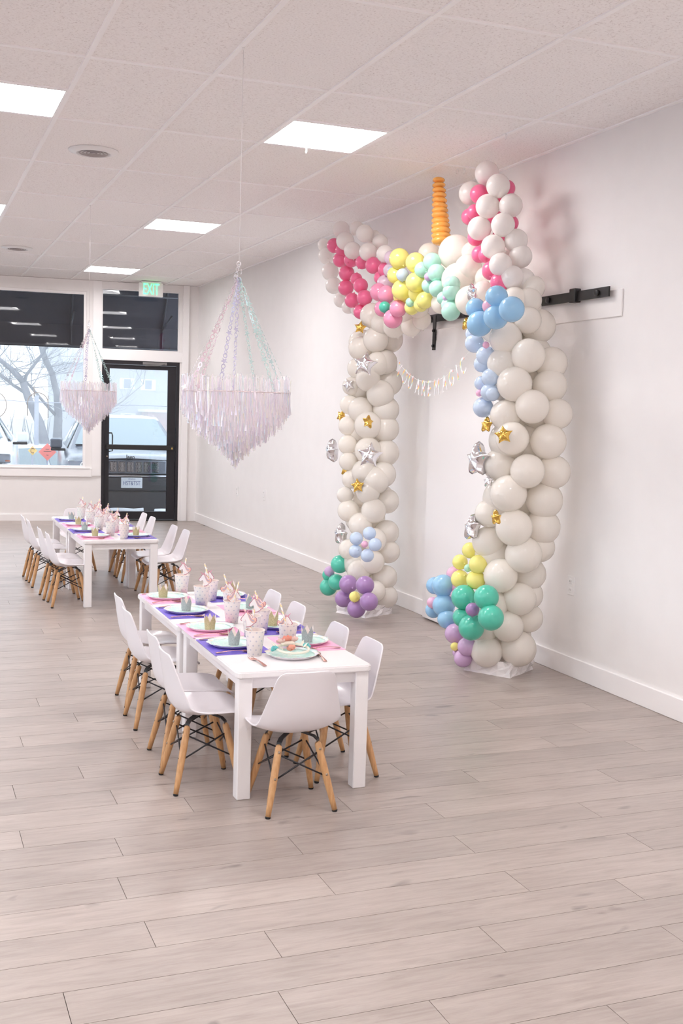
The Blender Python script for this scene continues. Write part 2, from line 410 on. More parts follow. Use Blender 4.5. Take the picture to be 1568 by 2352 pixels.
# ------------------------------------------------------------------ mesh helpers
class MB:
    def __init__(s):
        s.v = []; s.f = []; s.sm = []; s.a = []
    def add(s, vs, fs, smooth=False, T=None, a=0.0):
        o = len(s.v)
        if T is not None: vs = [T @ Vector(p) for p in vs]
        s.v += [tuple(p) for p in vs]
        for f in fs:
            s.f.append(tuple(i + o for i in f)); s.sm.append(smooth); s.a.append(a)
        return s
    def box(s, x0, x1, y0, y1, z0, z1, T=None, a=0.0):
        vs = [(x0, y0, z0), (x1, y0, z0), (x1, y1, z0), (x0, y1, z0), (x0, y0, z1), (x1, y0, z1), (x1, y1, z1), (x0, y1, z1)]
        return s.add(vs, [(0, 3, 2, 1), (4, 5, 6, 7), (0, 1, 5, 4), (1, 2, 6, 5), (2, 3, 7, 6), (3, 0, 4, 7)], False, T, a)
    def rbox(s, x0, x1, y0, y1, z0, z1, r=0.004, seg=2, T=None, edges='all'):
        bm = bmesh.new(); bmesh.ops.create_cube(bm, size=1.0)
        for v in bm.verts:
            v.co = ((x0 + x1) / 2 + v.co.x * (x1 - x0), (y0 + y1) / 2 + v.co.y * (y1 - y0), (z0 + z1) / 2 + v.co.z * (z1 - z0))
        es = [e for e in bm.edges if edges == 'all' or abs(e.verts[0].co.z - e.verts[1].co.z) > 1e-6]
        bmesh.ops.bevel(bm, geom=es, offset=r, segments=seg, affect='EDGES', profile=0.5)
        bm.verts.index_update()
        s.add([v.co.copy() for v in bm.verts], [[v.index for v in f.verts] for f in bm.faces], False, T)
        bm.free(); return s
    def tube(s, pts, rad, n=8, caps=True, smooth=True, T=None, closed=False, a=0.0):
        pts = [Vector(p) for p in pts]; k = len(pts)
        if not hasattr(rad, '__len__'): rad = [rad] * k
        vs = []; fs = []; prev = None
        for i, p in enumerate(pts):
            if closed: d = pts[(i + 1) % k] - pts[i - 1]
            else: d = pts[min(i + 1, k - 1)] - pts[max(i - 1, 0)]
            d.normalize()
            if prev is None:
                up = Vector((0, 0, 1)) if abs(d.z) < 0.95 else Vector((1, 0, 0))
                x = d.cross(up).normalized()
            else:
                x = (prev - d * prev.dot(d)).normalized()
            prev = x; y = d.cross(x)
            for j in range(n):
                t = 2 * PI * j / n
                vs.append(p + (x * math.cos(t) + y * math.sin(t)) * rad[i])
        for i in range(k if closed else k - 1):
            i2 = (i + 1) % k
            for j in range(n):
                j2 = (j + 1) % n
                fs.append((i * n + j, i2 * n + j, i2 * n + j2, i * n + j2))
        if caps and not closed:
            fs.append(tuple(range(n)))
            fs.append(tuple((k - 1) * n + j for j in reversed(range(n))))
        return s.add(vs, fs, smooth, T, a)
    def lathe(s, prof, n=24, smooth=True, T=None, a=0.0):
        vs = []; fs = []; k = len(prof)
        for r, z in prof:
            for j in range(n):
                t = 2 * PI * j / n
                vs.append((r * math.cos(t), r * math.sin(t), z))
        for i in range(k - 1):
            for j in range(n):
                j2 = (j + 1) % n
                fs.append((i * n + j, i * n + j2, (i + 1) * n + j2, (i + 1) * n + j))
        if prof[0][0] > 1e-5: fs.append(tuple(reversed(range(n))))
        if prof[-1][0] > 1e-5: fs.append(tuple((k - 1) * n + j for j in range(n)))
        return s.add(vs, fs, smooth, T, a)
    def surf(s, prof, n=24, T=None):     # lathe without end caps
        vs = []; fs = []; k = len(prof)
        for r, z in prof:
            for j in range(n):
                t = 2 * PI * j / n
                vs.append((r * math.cos(t), r * math.sin(t), z))
        for i in range(k - 1):
            for j in range(n):
                j2 = (j + 1) % n
                fs.append((i * n + j, i * n + j2, (i + 1) * n + j2, (i + 1) * n + j))
        return s.add(vs, fs, True, T)
    def prism(s, outline, z0, z1, T=None, smooth=False):
        n = len(outline)
        vs = [(x, y, z0) for x, y in outline] + [(x, y, z1) for x, y in outline]
        fs = [tuple(reversed(range(n))), tuple(range(n, 2 * n))] + [(i, (i + 1) % n, n + (i + 1) % n, n + i) for i in range(n)]
        return s.add(vs, fs, smooth, T)
    def ball(s, c, r, nu=12, nv=8, sc=(1, 1, 1)):
        vs = [(c[0], c[1], c[2] - r * sc[2])]; fs = []
        for i in range(1, nv):
            t = PI * i / nv
            for j in range(nu):
                p = 2 * PI * j / nu
                vs.append((c[0] + r * sc[0] * math.sin(t) * math.cos(p), c[1] + r * sc[1] * math.sin(t) * math.sin(p), c[2] - r * sc[2] * math.cos(t)))
        vs.append((c[0], c[1], c[2] + r * sc[2])); L = len(vs) - 1
        for j in range(nu):
            j2 = (j + 1) % nu
            fs.append((0, 1 + j2, 1 + j))
            for i in range(nv - 2):
                fs.append((1 + i * nu + j, 1 + i * nu + j2, 1 + (i + 1) * nu + j2, 1 + (i + 1) * nu + j))
            fs.append((1 + (nv - 2) * nu + j, 1 + (nv - 2) * nu + j2, L))
        return s.add(vs, fs, True)
    def mesh(s, name, m, attr=False):
        me = bpy.data.meshes.new(name)
        me.from_pydata(s.v, [], s.f)
        me.polygons.foreach_set('use_smooth', s.sm)
        if attr:
            at = me.attributes.new('rnd', 'FLOAT', 'FACE'); at.data.foreach_set('value', s.a)
        if m is not None: me.materials.append(m)
        me.update()
        return me
    def obj(s, name, m, parent=None, attr=False):
        return link(name, s.mesh(name, m, attr), parent)

def link(name, me, parent=None, loc=None, rot=None, scale=None):
    o = bpy.data.objects.new(name, me)
    COL.objects.link(o)
    if parent is not None: o.parent = parent
    if loc is not None: o.location = loc
    if rot is not None: o.rotation_euler = rot
    if scale is not None: o.scale = scale
    return o

def tag(o, label=None, cat=None, group=None, kind=None):
    if label: o['label'] = label
    if cat: o['category'] = cat
    if group: o['group'] = group
    if kind: o['kind'] = kind
    return o

def thing(name, label, cat, loc=(0, 0, 0), rz=0.0, group=None, kind=None):
    o = link(name, None, None, loc, (0, 0, rz))
    o.empty_display_size = 0.05
    return tag(o, label, cat, group, kind)

def dup(o, parent=None):
    c = o.copy(); COL.objects.link(c); c.parent = parent
    for ch in list(o.children):
        dup(ch, c)
    return c

def kids_last(o):
    return o

def text_mesh(body, size, depth, align='CENTER', shear=0.0, bold=0.0):
    cu = bpy.data.curves.new('lettering', 'FONT')
    cu.body = body; cu.size = size; cu.extrude = depth; cu.align_x = align; cu.align_y = 'CENTER'; cu.shear = shear; cu.offset = bold
    cu.resolution_u = 3
    o = bpy.data.objects.new('lettering', cu); COL.objects.link(o)
    dg = bpy.context.evaluated_depsgraph_get(); dg.update()
    me = bpy.data.meshes.new_from_object(o.evaluated_get(dg), depsgraph=dg)
    bpy.data.objects.remove(o); bpy.data.curves.remove(cu)
    me.materials.clear()
    return me

def lettering(name, body, size, depth, m, parent, loc, rot, shear=0.0, bold=0.0, sx=1.0):
    me = text_mesh(body, size, depth, shear=shear, bold=bold); me.materials.append(m)
    return link(name, me, parent, loc, rot, (sx, 1, 1))

# ------------------------------------------------------------------ floor
PW, PL = 0.1685, 1.22
Y_EDGE0 = 2.675                         # a plank edge
JOINT = {0: 0.38, 1: 0.98, 2: 0.66, 3: 0.05, 4: 0.64, 5: 0.06, 6: 0.69, 7: 0.38, 8: 1.02, 9: 0.76, 10: 0.40}
TAN6 = math.tan(math.radians(6.0)); YL = YF + (XW - XL) * TAN6    # the street front stands 6 degrees askew
def front_y(x): return YF + (XW - x) * TAN6
FRONT = Matrix.Translation((XW, YF, 0)) @ Matrix.Rotation(math.radians(-6.0), 4, 'Z') @ Matrix.Translation((-XW, -YF, 0))
def to_front(*objs):
    for o_ in objs: o_.matrix_world = FRONT @ o_.matrix_basis
def clip_front(x0, x1, y0, y1):
    pts = [(x0, y0), (x1, y0), (x1, y1), (x0, y1)]; res = []
    for i in range(4):
        p, q = pts[i], pts[(i + 1) % 4]
        dp, dq = front_y(p[0]) - p[1], front_y(q[0]) - q[1]
        if dp >= 0: res.append(p)
        if dp * dq < 0:
            t = dp / (dp - dq); res.append((p[0] + (q[0] - p[0]) * t, p[1] + (q[1] - p[1]) * t))
    return res if len(res) > 2 else None
ROOM = [(XL, YB), (XW, YB), (XW, YF), (XL, YL)]
fl = MB().prism(ROOM, -0.06, -0.0125).obj('floor', M['groove'])
tag(fl, 'grey oak laminate floor of the party room', 'floor', kind='structure')
plank_me = {}
def plank_mesh(length):
    k = round(length, 3)
    if k not in plank_me:
        g = 0.0009
        plank_me[k] = MB().box(g, length - g, g, PW - g, -0.012, 0).mesh('plank', M['plank'])
    return plank_me[k]
rows0 = int(math.floor((YB - Y_EDGE0) / PW)); rows1 = int(math.ceil((YL - Y_EDGE0) / PW))
far = MB()
for k in range(rows0, rows1):
    y0 = Y_EDGE0 + k * PW
    rk = random.Random(k * 31 + 5)
    off = JOINT.get(k, rk.random() * PL)
    n0 = int(math.floor((XL - off) / PL)); n1 = int(math.ceil((XW - off) / PL))
    for i in range(n0, n1):
        x0 = off + i * PL; x1 = x0 + PL
        xa, xb = max(x0, XL), min(x1, XW)
        if xb - xa < 0.03: continue
        ya, yb = max(y0, YB), min(y0 + PW, YL)
        seen = 1.7 < y0 < 8.3 and xb > 0.06 * y0 and xa < 0.83 * y0 + 0.25
        if seen:
            link('plank', plank_mesh(xb - xa), fl, (xa, y0, 0))
        else:
            g = 0.0009
            if yb < YF: far.box(xa + g, xb - g, ya + g, yb - g, -0.012, 0, a=rk.random())
            else:
                pg = clip_front(xa + g, xb - g, ya + g, yb - g)
                if pg: n_ = len(far.f); far.prism(pg, -0.012, 0); far.a[n_:] = [rk.random()] * (len(far.a) - n_)
o = far.obj('plank_rows', M['plank'], fl, attr=True); o['kind'] = 'stuff'

# ------------------------------------------------------------------ ceiling: tiles, grid, lights
ce = MB().prism(ROOM, H + 0.16, H + 0.22).obj('ceiling', M['wall'])
tag(ce, 'suspended ceiling of speckled tiles in a white grid', 'ceiling', kind='structure')
bar = 0.024
light_cells = []
for cx in range(-9, 5):
    for ry in range(-6, 9):
        if (cx - 2) % 3 == 0 and (ry - 1) % 3 == 0:
            light_cells.append((cx, ry))
tile_me = {}
def tile_mesh(w, l):
    k = (round(w, 3), round(l, 3))
    if k not in tile_me:
        tile_me[k] = MB().box(0, w, 0, l, 0.004, 0.02).mesh('ceiling_tile', M['tile'])
    return tile_me[k]
for cx in range(-9, 5):
    x0 = GX + cx * TX; x1 = min(x0 + TX, XW)
    for ry in range(-6, 10):
        y0 = max(GY + ry * TY, YB); y1 = GY + (ry + 1) * TY
        if y1 - y0 < 0.05: continue
        if y1 > YF:
            pg = clip_front(x0 + 0.002, x1 - 0.002, y0 + 0.002, y1 - 0.002)
            if pg: MB().prism([(p[0] - x0, p[1] - y0) for p in pg], 0.004, 0.02).obj('ceiling_tile', M['tile'], ce).location = (x0, y0, H)
            continue
        if (cx, ry) in light_cells: y1 = GY + (ry + 0.5) * TY
        link('ceiling_tile', tile_mesh(x1 - x0 - 0.004, y1 - y0 - 0.004), ce, (x0 + 0.002, y0 + 0.002, H))
for cx in range(-8, 5):
    o = MB().box(-bar / 2, bar / 2, YB, front_y(GX + cx * TX) - 0.002, -0.003, 0.004).obj('main_runner', M['grid'], ce); o.location = (GX + cx * TX, 0, H)
cross_me = MB().box(bar / 2, TX - bar / 2, -bar / 2, bar / 2, -0.0015, 0.004).mesh('cross_tee', M['grid'])
cross_short = MB().box(bar / 2, XW - (GX + 4 * TX), -bar / 2, bar / 2, -0.0015, 0.004).mesh('cross_tee', M['grid'])
for cx in range(-9, 5):
    for ry in range(-5, 10):
        if GY + ry * TY > front_y(GX + (cx + 1) * TX): continue
        link('cross_tee', cross_me if cx < 4 else cross_short, ce, (GX + cx * TX, GY + ry * TY, H))
for cx, ry in light_cells:
    link('cross_tee', cross_me, ce, (GX + cx * TX, GY + (ry + 0.5) * TY, H))
MB().box(XW - 0.022, XW, YB, YF, -0.004 + H, H + 0.004).obj('wall_angle', M['grid'], ce)
MB().add([FRONT @ Vector(p) for p in [(XL, YF - 0.022, H - 0.004), (XW, YF - 0.022, H - 0.004), (XW, YF, H - 0.004), (XL, YF, H - 0.004)]], [(0, 3, 2, 1)]).obj('wall_angle', M['grid'], ce)

# troffer: steel pan, curved emissive diffuser
L2 = TX - 0.004
pan = MB()
for x0, x1, y0, y1 in ((0, L2, 0, 0.018), (0, L2, L2 - 0.018, L2), (0, 0.018, 0.018, L2 - 0.018), (L2 - 0.018, L2, 0.018, L2 - 0.018)):
    pan.box(x0, x1, y0, y1, -0.002, 0.07)
pan.box(0, L2, 0, L2, 0.07, 0.075)
pan_me = pan.mesh('troffer_frame', M['lamp_pan'])
dv = MB(); vs = []; fs = []; NX = 12
for i in range(NX + 1):
    t = i / NX
    z = 0.010 + 0.045 * math.sin(PI * t) ** 0.8
    vs += [(0.018 + (L2 - 0.036) * t, 0.018, z), (0.018 + (L2 - 0.036) * t, L2 - 0.018, z)]
for i in range(NX):
    fs.append((2 * i, 2 * i + 1, 2 * i + 3, 2 * i + 2))
dv.add(vs, fs, True)
diff_me = dv.mesh('diffuser', M['lamp'])
_labels = {
    (2, 1): 'square lit ceiling light nearest the balloon arch',
    (2, 4): 'square lit ceiling light second in the row that leads to the exit sign',
    (2, 7): 'square lit ceiling light closest to the exit sign',
    (-1, 1): 'square lit ceiling light cut by the left edge of the photo, nearest one',
    (-1, 4): 'square lit ceiling light at the left edge, just a corner showing',
}
for cx, ry in light_cells:
    lab = _labels.get((cx, ry), 'square lit ceiling light beyond the edges of the picture')
    t = thing('ceiling_light', lab, 'light', (GX + cx * TX + 0.002, GY + (ry + 0.5) * TY + 0.002, H), 0, 'square ceiling lights')
    link('troffer_frame', pan_me, t); link('diffuser', diff_me, t)

# ------------------------------------------------------------------ walls
w = MB().box(XW, XW + 0.12, YB, YF + 0.1, -0.06, H + 0.2).obj('wall_right', M['wall'])
tag(w, 'long white side wall behind the balloon arch', 'wall', kind='structure')
LW = [(1.2, 4.2), (4.9, 7.9), (8.6, 11.6)]; LZ0, LZ1 = 0.5, 2.75  # openings for added windows, out of view, that let in daylight
lw_ = MB().box(XL - 0.12, XL, YB, YL, -0.06, LZ0).box(XL - 0.12, XL, YB, YL, LZ1, H + 0.2)
_e = [YB] + [q for p in LW for q in p] + [YL]
for q in range(0, len(_e), 2): lw_.box(XL - 0.12, XL, _e[q], _e[q + 1], LZ0, LZ1)
w = lw_.obj('wall_left', M['wall'])
tag(w, 'white side wall opposite the balloon arch', 'wall', kind='structure')
w = MB().box(XL - 0.12, XW + 0.12, YB - 0.12, YB, -0.06, H + 0.2).obj('wall_back', M['wall'])
tag(w, 'white end wall of the room', 'wall', kind='structure')
b = MB().rbox(XW - 0.016, XW + 0.001, YB, YF, 0, 0.118, 0.003, 1).obj('baseboard_right', M['trim'])
tag(b, 'white baseboard along the long side wall', 'baseboard', kind='structure')
b = MB().box(XL, XL + 0.016, YB, YF, 0, 0.118).obj('baseboard_left', M['trim'])
tag(b, 'white baseboard along the opposite side wall', 'baseboard', kind='structure')

# street front: openings for window_1 (big shop window), window_2 (over the door), door_1, window_3 further left
T = 0.14
XF0 = XL - 0.1
WZ0, WZ1 = 0.695, 3.005
W1 = (-0.40, 2.236); W3 = (-4.30, -0.62)
TR = (2.430, 3.447, 2.268, 3.065)
DX0, DX1, DZ1 = 2.440, 3.460, 2.135
f = MB()
f.box(XF0, XW + 0.05, YF, YF + T, max(WZ1, 3.065), H + 0.2)
f.box(XF0, 2.430, YF, YF + T, WZ1, 3.065)
f.box(XF0, DX0, YF, YF + T, -0.06, WZ0)
f.box(XF0, W3[0], YF, YF + T, WZ0, WZ1)
f.box(W3[1], W1[0], YF, YF + T, WZ0, WZ1)
f.box(W1[1], 2.430, YF, YF + T, WZ0, WZ1)
f.box(2.430, DX0, YF, YF + T, WZ0, 2.268)
f.box(DX0, 3.460, YF, YF + T, DZ1, 2.268)
f.box(3.447, XW + 0.05, YF, YF + T, 2.268, 3.065)
f.box(3.460, XW + 0.05, YF, YF + T, -0.06, 2.268)
w = f.obj('wall_front', M['wall']); wfr = w
tag(w, 'white street front wall around the shop window and glass door', 'wall', kind='structure')
b = MB().box(XF0, DX0 - 0.05, YF - 0.014, YF, 0, 0.085).obj('baseboard_front', M['trim']); bfr = b
tag(b, 'white baseboard under the shop window', 'baseboard', kind='structure')
t_ = MB()
t_.box(2.318, 2.428, YF - 0.02, YF, 0.60, H)
p = p1_ = t_.obj('trim_1', M['trim']); tag(p, 'white post trim between the shop window and the door', 'trim', kind='structure')
p = p2_ = MB().rbox(3.49, 3.575, YF - 0.035, YF, 0.0, H, 0.004, 1).obj('trim_2', M['trim']); tag(p, 'white upright trim on the right of the black door', 'trim', kind='structure')
p = p3_ = MB().box(2.428, 3.49, YF - 0.02, YF, DZ1, 2.262).obj('trim_3', M['trim']); tag(p, 'white lintel trim between the black door and the pane above it', 'trim', kind='structure')
p = p4_ = MB().rbox(XF0, 2.318, YF - 0.03, YF, 0.585, 0.70, 0.004, 1).obj('trim_4', M['trim']); tag(p, 'white apron board beneath the shop window sill', 'trim', kind='structure')

def window(name, x0, x1, z0, z1, label, fw=0.035):
    t = thing(name, label, 'window', (x0, YF, z0), 0, kind='structure')
    W, Hh = x1 - x0, z1 - z0
    fr = MB()
    fr.box(0, W, 0.02, 0.085, 0, fw); fr.box(0, W, 0.02, 0.085, Hh - fw, Hh)
    fr.box(0, fw, 0.02, 0.085, fw, Hh - fw); fr.box(W - fw, W, 0.02, 0.085, fw, Hh - fw)
    fr.obj('window_frame', M['trim'], t)
    MB().box(fw, W - fw, 0.05, 0.056, fw, Hh - fw).obj('pane', M['glass'], t)
    return t
w1 = window('window_1', W1[0], W1[1], WZ0, WZ1, 'large shop window with the parked white vehicle outside')
MB().rbox(-0.02, W1[1] - W1[0] + 0.06, -0.03, 0.03, -0.02, 0.01, 0.004, 1).obj('window_sill', M['trim'], w1)
w3 = window('window_3', W3[0], W3[1], WZ0, WZ1, 'second large shop window outside the left edge of the picture')
w2 = window('window_2', TR[0], TR[1], TR[2], TR[3], 'dark pane above the black glass door', 0.014)

for q, (ya_, yb_) in enumerate(LW):  # unseen windows, added to supply cool daylight from the left
    t = thing('window_%d' % (4 + q), ['nearest', 'middle', 'farthest'][q] + ' unseen window added for daylight in the wall opposite the balloon arch', 'window', (XL, ya_, LZ0), 0, kind='structure')
    W_, H_ = yb_ - ya_, LZ1 - LZ0
    fr = MB().box(-0.09, -0.02, 0, W_, 0, 0.04).box(-0.09, -0.02, 0, W_, H_ - 0.04, H_).box(-0.09, -0.02, 0, 0.04, 0.04, H_ - 0.04).box(-0.09, -0.02, W_ - 0.04, W_, 0.04, H_ - 0.04)
    fr.box(-0.085, -0.025, W_ / 2 - 0.02, W_ / 2 + 0.02, 0.04, H_ - 0.04)
    fr.obj('window_frame', M['trim'], t)
    MB().box(-0.06, -0.054, 0.04, W_ - 0.04, 0.04, H_ - 0.04).obj('pane', M['glass'], t)

# lettering painted on the shop window (mirrored from inside)
yv = 0.044
def arc(cx, cz, r, a0, a1, n=24, sx=1.0):
    return [(cx + r * sx * math.cos(math.radians(a0 + (a1 - a0) * i / n)), yv, cz + r * math.sin(math.radians(a0 + (a1 - a0) * i / n))) for i in range(n + 1)]
lx = lambda x: x - W1[0]
lz = lambda z: z - WZ0
MB().tube(arc(lx(1.055), lz(1.50), 0.180, -180, 180), 0.006, 6).obj('window_letter', M['vinyl'], w1)
MB().tube([(lx(1.496), yv, lz(1.37)), (lx(1.496), yv, lz(1.54))] + arc(lx(1.626), lz(1.545), 0.128, 175, 5, 16) + [(lx(1.756), yv, lz(1.50))], 0.006, 6).obj('window_letter', M['vinyl'], w1)
MB().tube([(lx(1.756), yv, lz(1.35)), (lx(1.756), yv, lz(1.64))], 0.006, 6).obj('window_letter', M['vinyl'], w1)
MB().tube([(lx(1.579), yv, lz(1.62)), (lx(1.579), yv, lz(1.76))], 0.007, 6).obj('window_letter', M['vinyl'], w1)

# black aluminium door
d = thing('door_1', 'black aluminium framed glass door with push bar under the exit sign', 'door', (DX0, YF, 0), 0, kind='structure')
DW = DX1 - DX0
j = MB(); j.box(0, 0.038, 0.0, 0.12, 0, DZ1); j.box(DW - 0.038, DW, 0.0, 0.12, 0, DZ1); j.box(0.038, DW - 0.038, 0.0, 0.12, DZ1 - 0.05, DZ1)
j.obj('door_frame', M['black_frame'], d)
lf = MB(); s0, s1 = 0.042, DW - 0.042; st = 0.06
lf.box(s0, s0 + st, 0.03, 0.075, 0.02, DZ1 - 0.055); lf.box(s1 - st - 0.05, s1, 0.03, 0.075, 0.02, DZ1 - 0.055)
lf.box(s0 + st, s1 - st - 0.05, 0.03, 0.075, 0.02, 0.122); lf.box(s0 + st, s1 - st - 0.05, 0.03, 0.075, DZ1 - 0.11, DZ1 - 0.055)
lf.obj('door_leaf', M['black_frame'], d)
g0, g1 = s0 + st, s1 - st - 0.05
MB().box(g0, g1, 0.05, 0.056, 0.122, 0.955).obj('pane', M['glass'], d)
MB().box(g0, g1, 0.05, 0.056, 1.02, DZ1 - 0.11).obj('pane', M['glass'], d)
mid = MB().box(g0, g1, 0.03, 0.075, 0.955, 1.02).obj('mid_rail', M['black_frame'], d)
pb = MB().rbox(s0 + 0.02, s1 - 0.03, -0.045, -0.005, 0.955, 1.02, 0.006, 2)
pb.box(s0 + 0.02, s0 + 0.08, -0.005, 0.03, 0.965, 1.01); pb.box(s1 - 0.09, s1 - 0.03, -0.005, 0.03, 0.965, 1.01)
pbo = pb.obj('push_bar', M['black_metal'], d)
MB().box(s1 - 0.06, s1 - 0.04, -0.047, -0.04, 0.97, 0.995).obj('bar_badge', M['brass'], pbo)
MB().tube([(g0 - 0.01, 0.09, 1.17), (g0 + 0.04, 0.12, 1.17), (g0 + 0.05, 0.12, 1.14), (g0 + 0.05, 0.12, 0.93), (g0 - 0.01, 0.09, 0.92)], 0.009, 8).obj('pull_handle', M['black_metal'], d)
MB().lathe([(0.012, 0), (0.012, 0.012), (0.008, 0.014)], 14, T=Matrix.Translation((s0 + 0.035, 0.03, 0.86)) @ Matrix.Rotation(PI / 2, 4, 'X')).obj('lock_cylinder', M['screw'], d)
ca = MB().box(DW * 0.52, DW * 0.83, -0.02, 0.03, DZ1 - 0.045, DZ1 - 0.01)
ca.tube([(DW * 0.55, -0.01, DZ1 - 0.06), (DW * 0.72, -0.06, DZ1 - 0.055), (DW * 0.80, -0.02, DZ1 - 0.03)], 0.007, 6)
ca.obj('door_closer', mat('closer_grey', (0.22, 0.21, 0.21), 0.5), d)
MB().box(0.0, DW, -0.02, 0.12, 0, 0.014).obj('threshold', M['black_metal'], d)

to_front(wfr, bfr, p1_, p2_, p3_, p4_, w1, w2, w3, d)

# exit sign hung from the ceiling
e = thing('exit_sign', 'white exit sign with glowing green letters over the door', 'sign', (3.008, 14.62, H), math.radians(-6))
MB().rbox(-0.155, 0.155, -0.022, 0.022, -0.197, -0.022, 0.006, 2).obj('sign_box', M['white_plastic'], e)
MB().rbox(-0.13, 0.13, -0.05, 0.05, -0.024, -0.004, 0.004, 1).obj('canopy', M['white_plastic'], e)
lettering('exit_lettering', 'EXIT', 0.205, 0.002, M['exit_green'], e, (0, -0.0235, -0.108), (PI / 2, 0, 0), bold=0.0, sx=0.50)

# sliding door on the right wall
hb = MB().rbox(XW - 0.010, XW, 5.25, 7.66, 2.10, 2.252, 0.003, 1).obj('trim_5', M['wall'])
tag(hb, 'white header board behind the black sliding door rail', 'trim', kind='structure')
rl = thing('door_rail', 'black flat steel sliding door rail on the side wall', 'rail', (XW - 0.010, 5.33, 2.24), 0)
MB().box(-0.035, -0.025, 0, 2.385, -0.028, 0.028).obj('flat_bar', M['black_metal'], rl)
for yy in (0.10, 0.62, 1.15, 1.7, 2.25):
    MB().lathe([(0.012, 0), (0.012, 0.04), (0.018, 0.041), (0.018, 0.05), (0.008, 0.052)], 12, T=Matrix.Translation((0, yy, 0)) @ Matrix.Rotation(-PI / 2, 4, 'Y')).obj('standoff_bolt', M['black_metal'], rl)
MB().rbox(-0.055, -0.010, 0.31, 0.37, -0.036, 0.045, 0.004, 1).obj('rail_stop', M['black_metal'], rl)
sd = thing('sliding_door', 'white sliding barn door hanging behind the balloon arch', 'door', (XW - 0.045, 6.48, 0.012), 0)
MB().rbox(-0.018, 0.018, 0, 1.04, 0, 2.14, 0.003, 1).obj('door_panel', M['door_white'], sd)
MB().box(-0.024, -0.018, 0.07, 0.97, 0.08, 2.06).obj('inset_panel', M['door_white'], sd)
for yy in (0.98, 0.06):
    hs = MB().box(-0.032, -0.0245, yy - 0.022, yy + 0.022, 1.99, 2.24)
    hs.lathe([(0.045, -0.008), (0.05, 0.0), (0.045, 0.008)], 20, T=Matrix.Translation((0.004, yy, 2.308)) @ Matrix.Rotation(PI / 2, 4, 'Y'))
    h_ = hs.obj('hanger_strap', M['black_metal'], sd)
    for zz in (2.02, 2.13):
        MB().lathe([(0.011, 0), (0.011, 0.01), (0.006, 0.014)], 10, T=Matrix.Translation((-0.032, yy, zz)) @ Matrix.Rotation(-PI / 2, 4, 'Y')).obj('bolt', M['black_metal'], h_)

# outlets
def outlet(y, z, label):
    o = thing('wall_outlet', label, 'outlet', (XW, y, z), 0, 'wall outlets')
    MB().rbox(-0.006, 0.0, -0.036, 0.036, -0.058, 0.058, 0.002, 1).obj('cover_plate', M['white_plastic'], o)
    for zz in (-0.026, 0.026):
        s_ = MB().rbox(-0.009, -0.005, -0.017, 0.017, zz - 0.016, zz + 0.016, 0.002, 1).obj('socket', M['white_plastic'], o)
        MB().box(-0.0095, -0.0088, -0.008, -0.006, zz - 0.006, zz + 0.006).box(-0.0095, -0.0088, 0.006, 0.008, zz - 0.006, zz + 0.006).obj('slot', M['black_metal'], s_)
outlet(5.628, 0.54, 'white wall outlet right of the balloon arch')
outlet(11.73, 0.60, 'white wall outlet on the side wall nearer to the balloon arch, below the hanging chandelier')
outlet(12.80, 0.56, 'white wall outlet on the side wall nearer to the glass door')

# round ceiling vents
def vent(x, y, label):
    t = thing('ceiling_vent', label, 'vent', (x, y, H), 0, 'round ceiling vents')
    MB().lathe([(0.16, 0.003), (0.158, -0.004), (0.115, -0.018), (0.108, -0.018), (0.105, 0.002)], 36).obj('outer_ring', M['white_plastic'], t)
    MB().lathe([(0.0, 0.0025), (0.106, 0.0025)], 30).obj('throat', M['vent_shade'], t)
    for r in (0.088, 0.066, 0.044, 0.022):
        MB().surf([(r, -0.010), (r + 0.005, -0.0165), (r + 0.003, -0.0175), (r - 0.002, -0.011)], 30).obj('louvre_ring', M['vent_ring'], t)
vent(1.15, 7.45, 'round white ceiling vent nearest the camera')
vent(1.125, 12.37, 'round white ceiling vent further back near the window')

# small hooks and rings clipped to the ceiling grid
def hook(x, y, label, ring=0.014):
    t = thing('ceiling_hook', label, 'hook', (x, y, H - 0.004), 0, 'ceiling hooks')
    MB().lathe([(0.006, 0), (0.006, -0.006)], 8).obj('clip', M['white_plastic'], t)
    MB().tube([(0.0, ring * math.cos(a), -0.006 - ring + ring * math.sin(a)) for a in [2 * PI * i / 14 for i in range(14)]], 0.0016, 5, closed=True).obj('ring', M['line'], t)
hook(3.41, 6.756, 'left one of two small ring hooks on the ceiling beside the tall right ear')
hook(3.45, 6.734, 'right one of two small ring hooks on the ceiling beside the tall right ear')
hook(3.231, 5.80, 'single small ring hook on the ceiling, nearer than the arch top')
hook(2.334, 6.70, 'small clear hook clipped at the edge of the big ceiling light', 0.012)

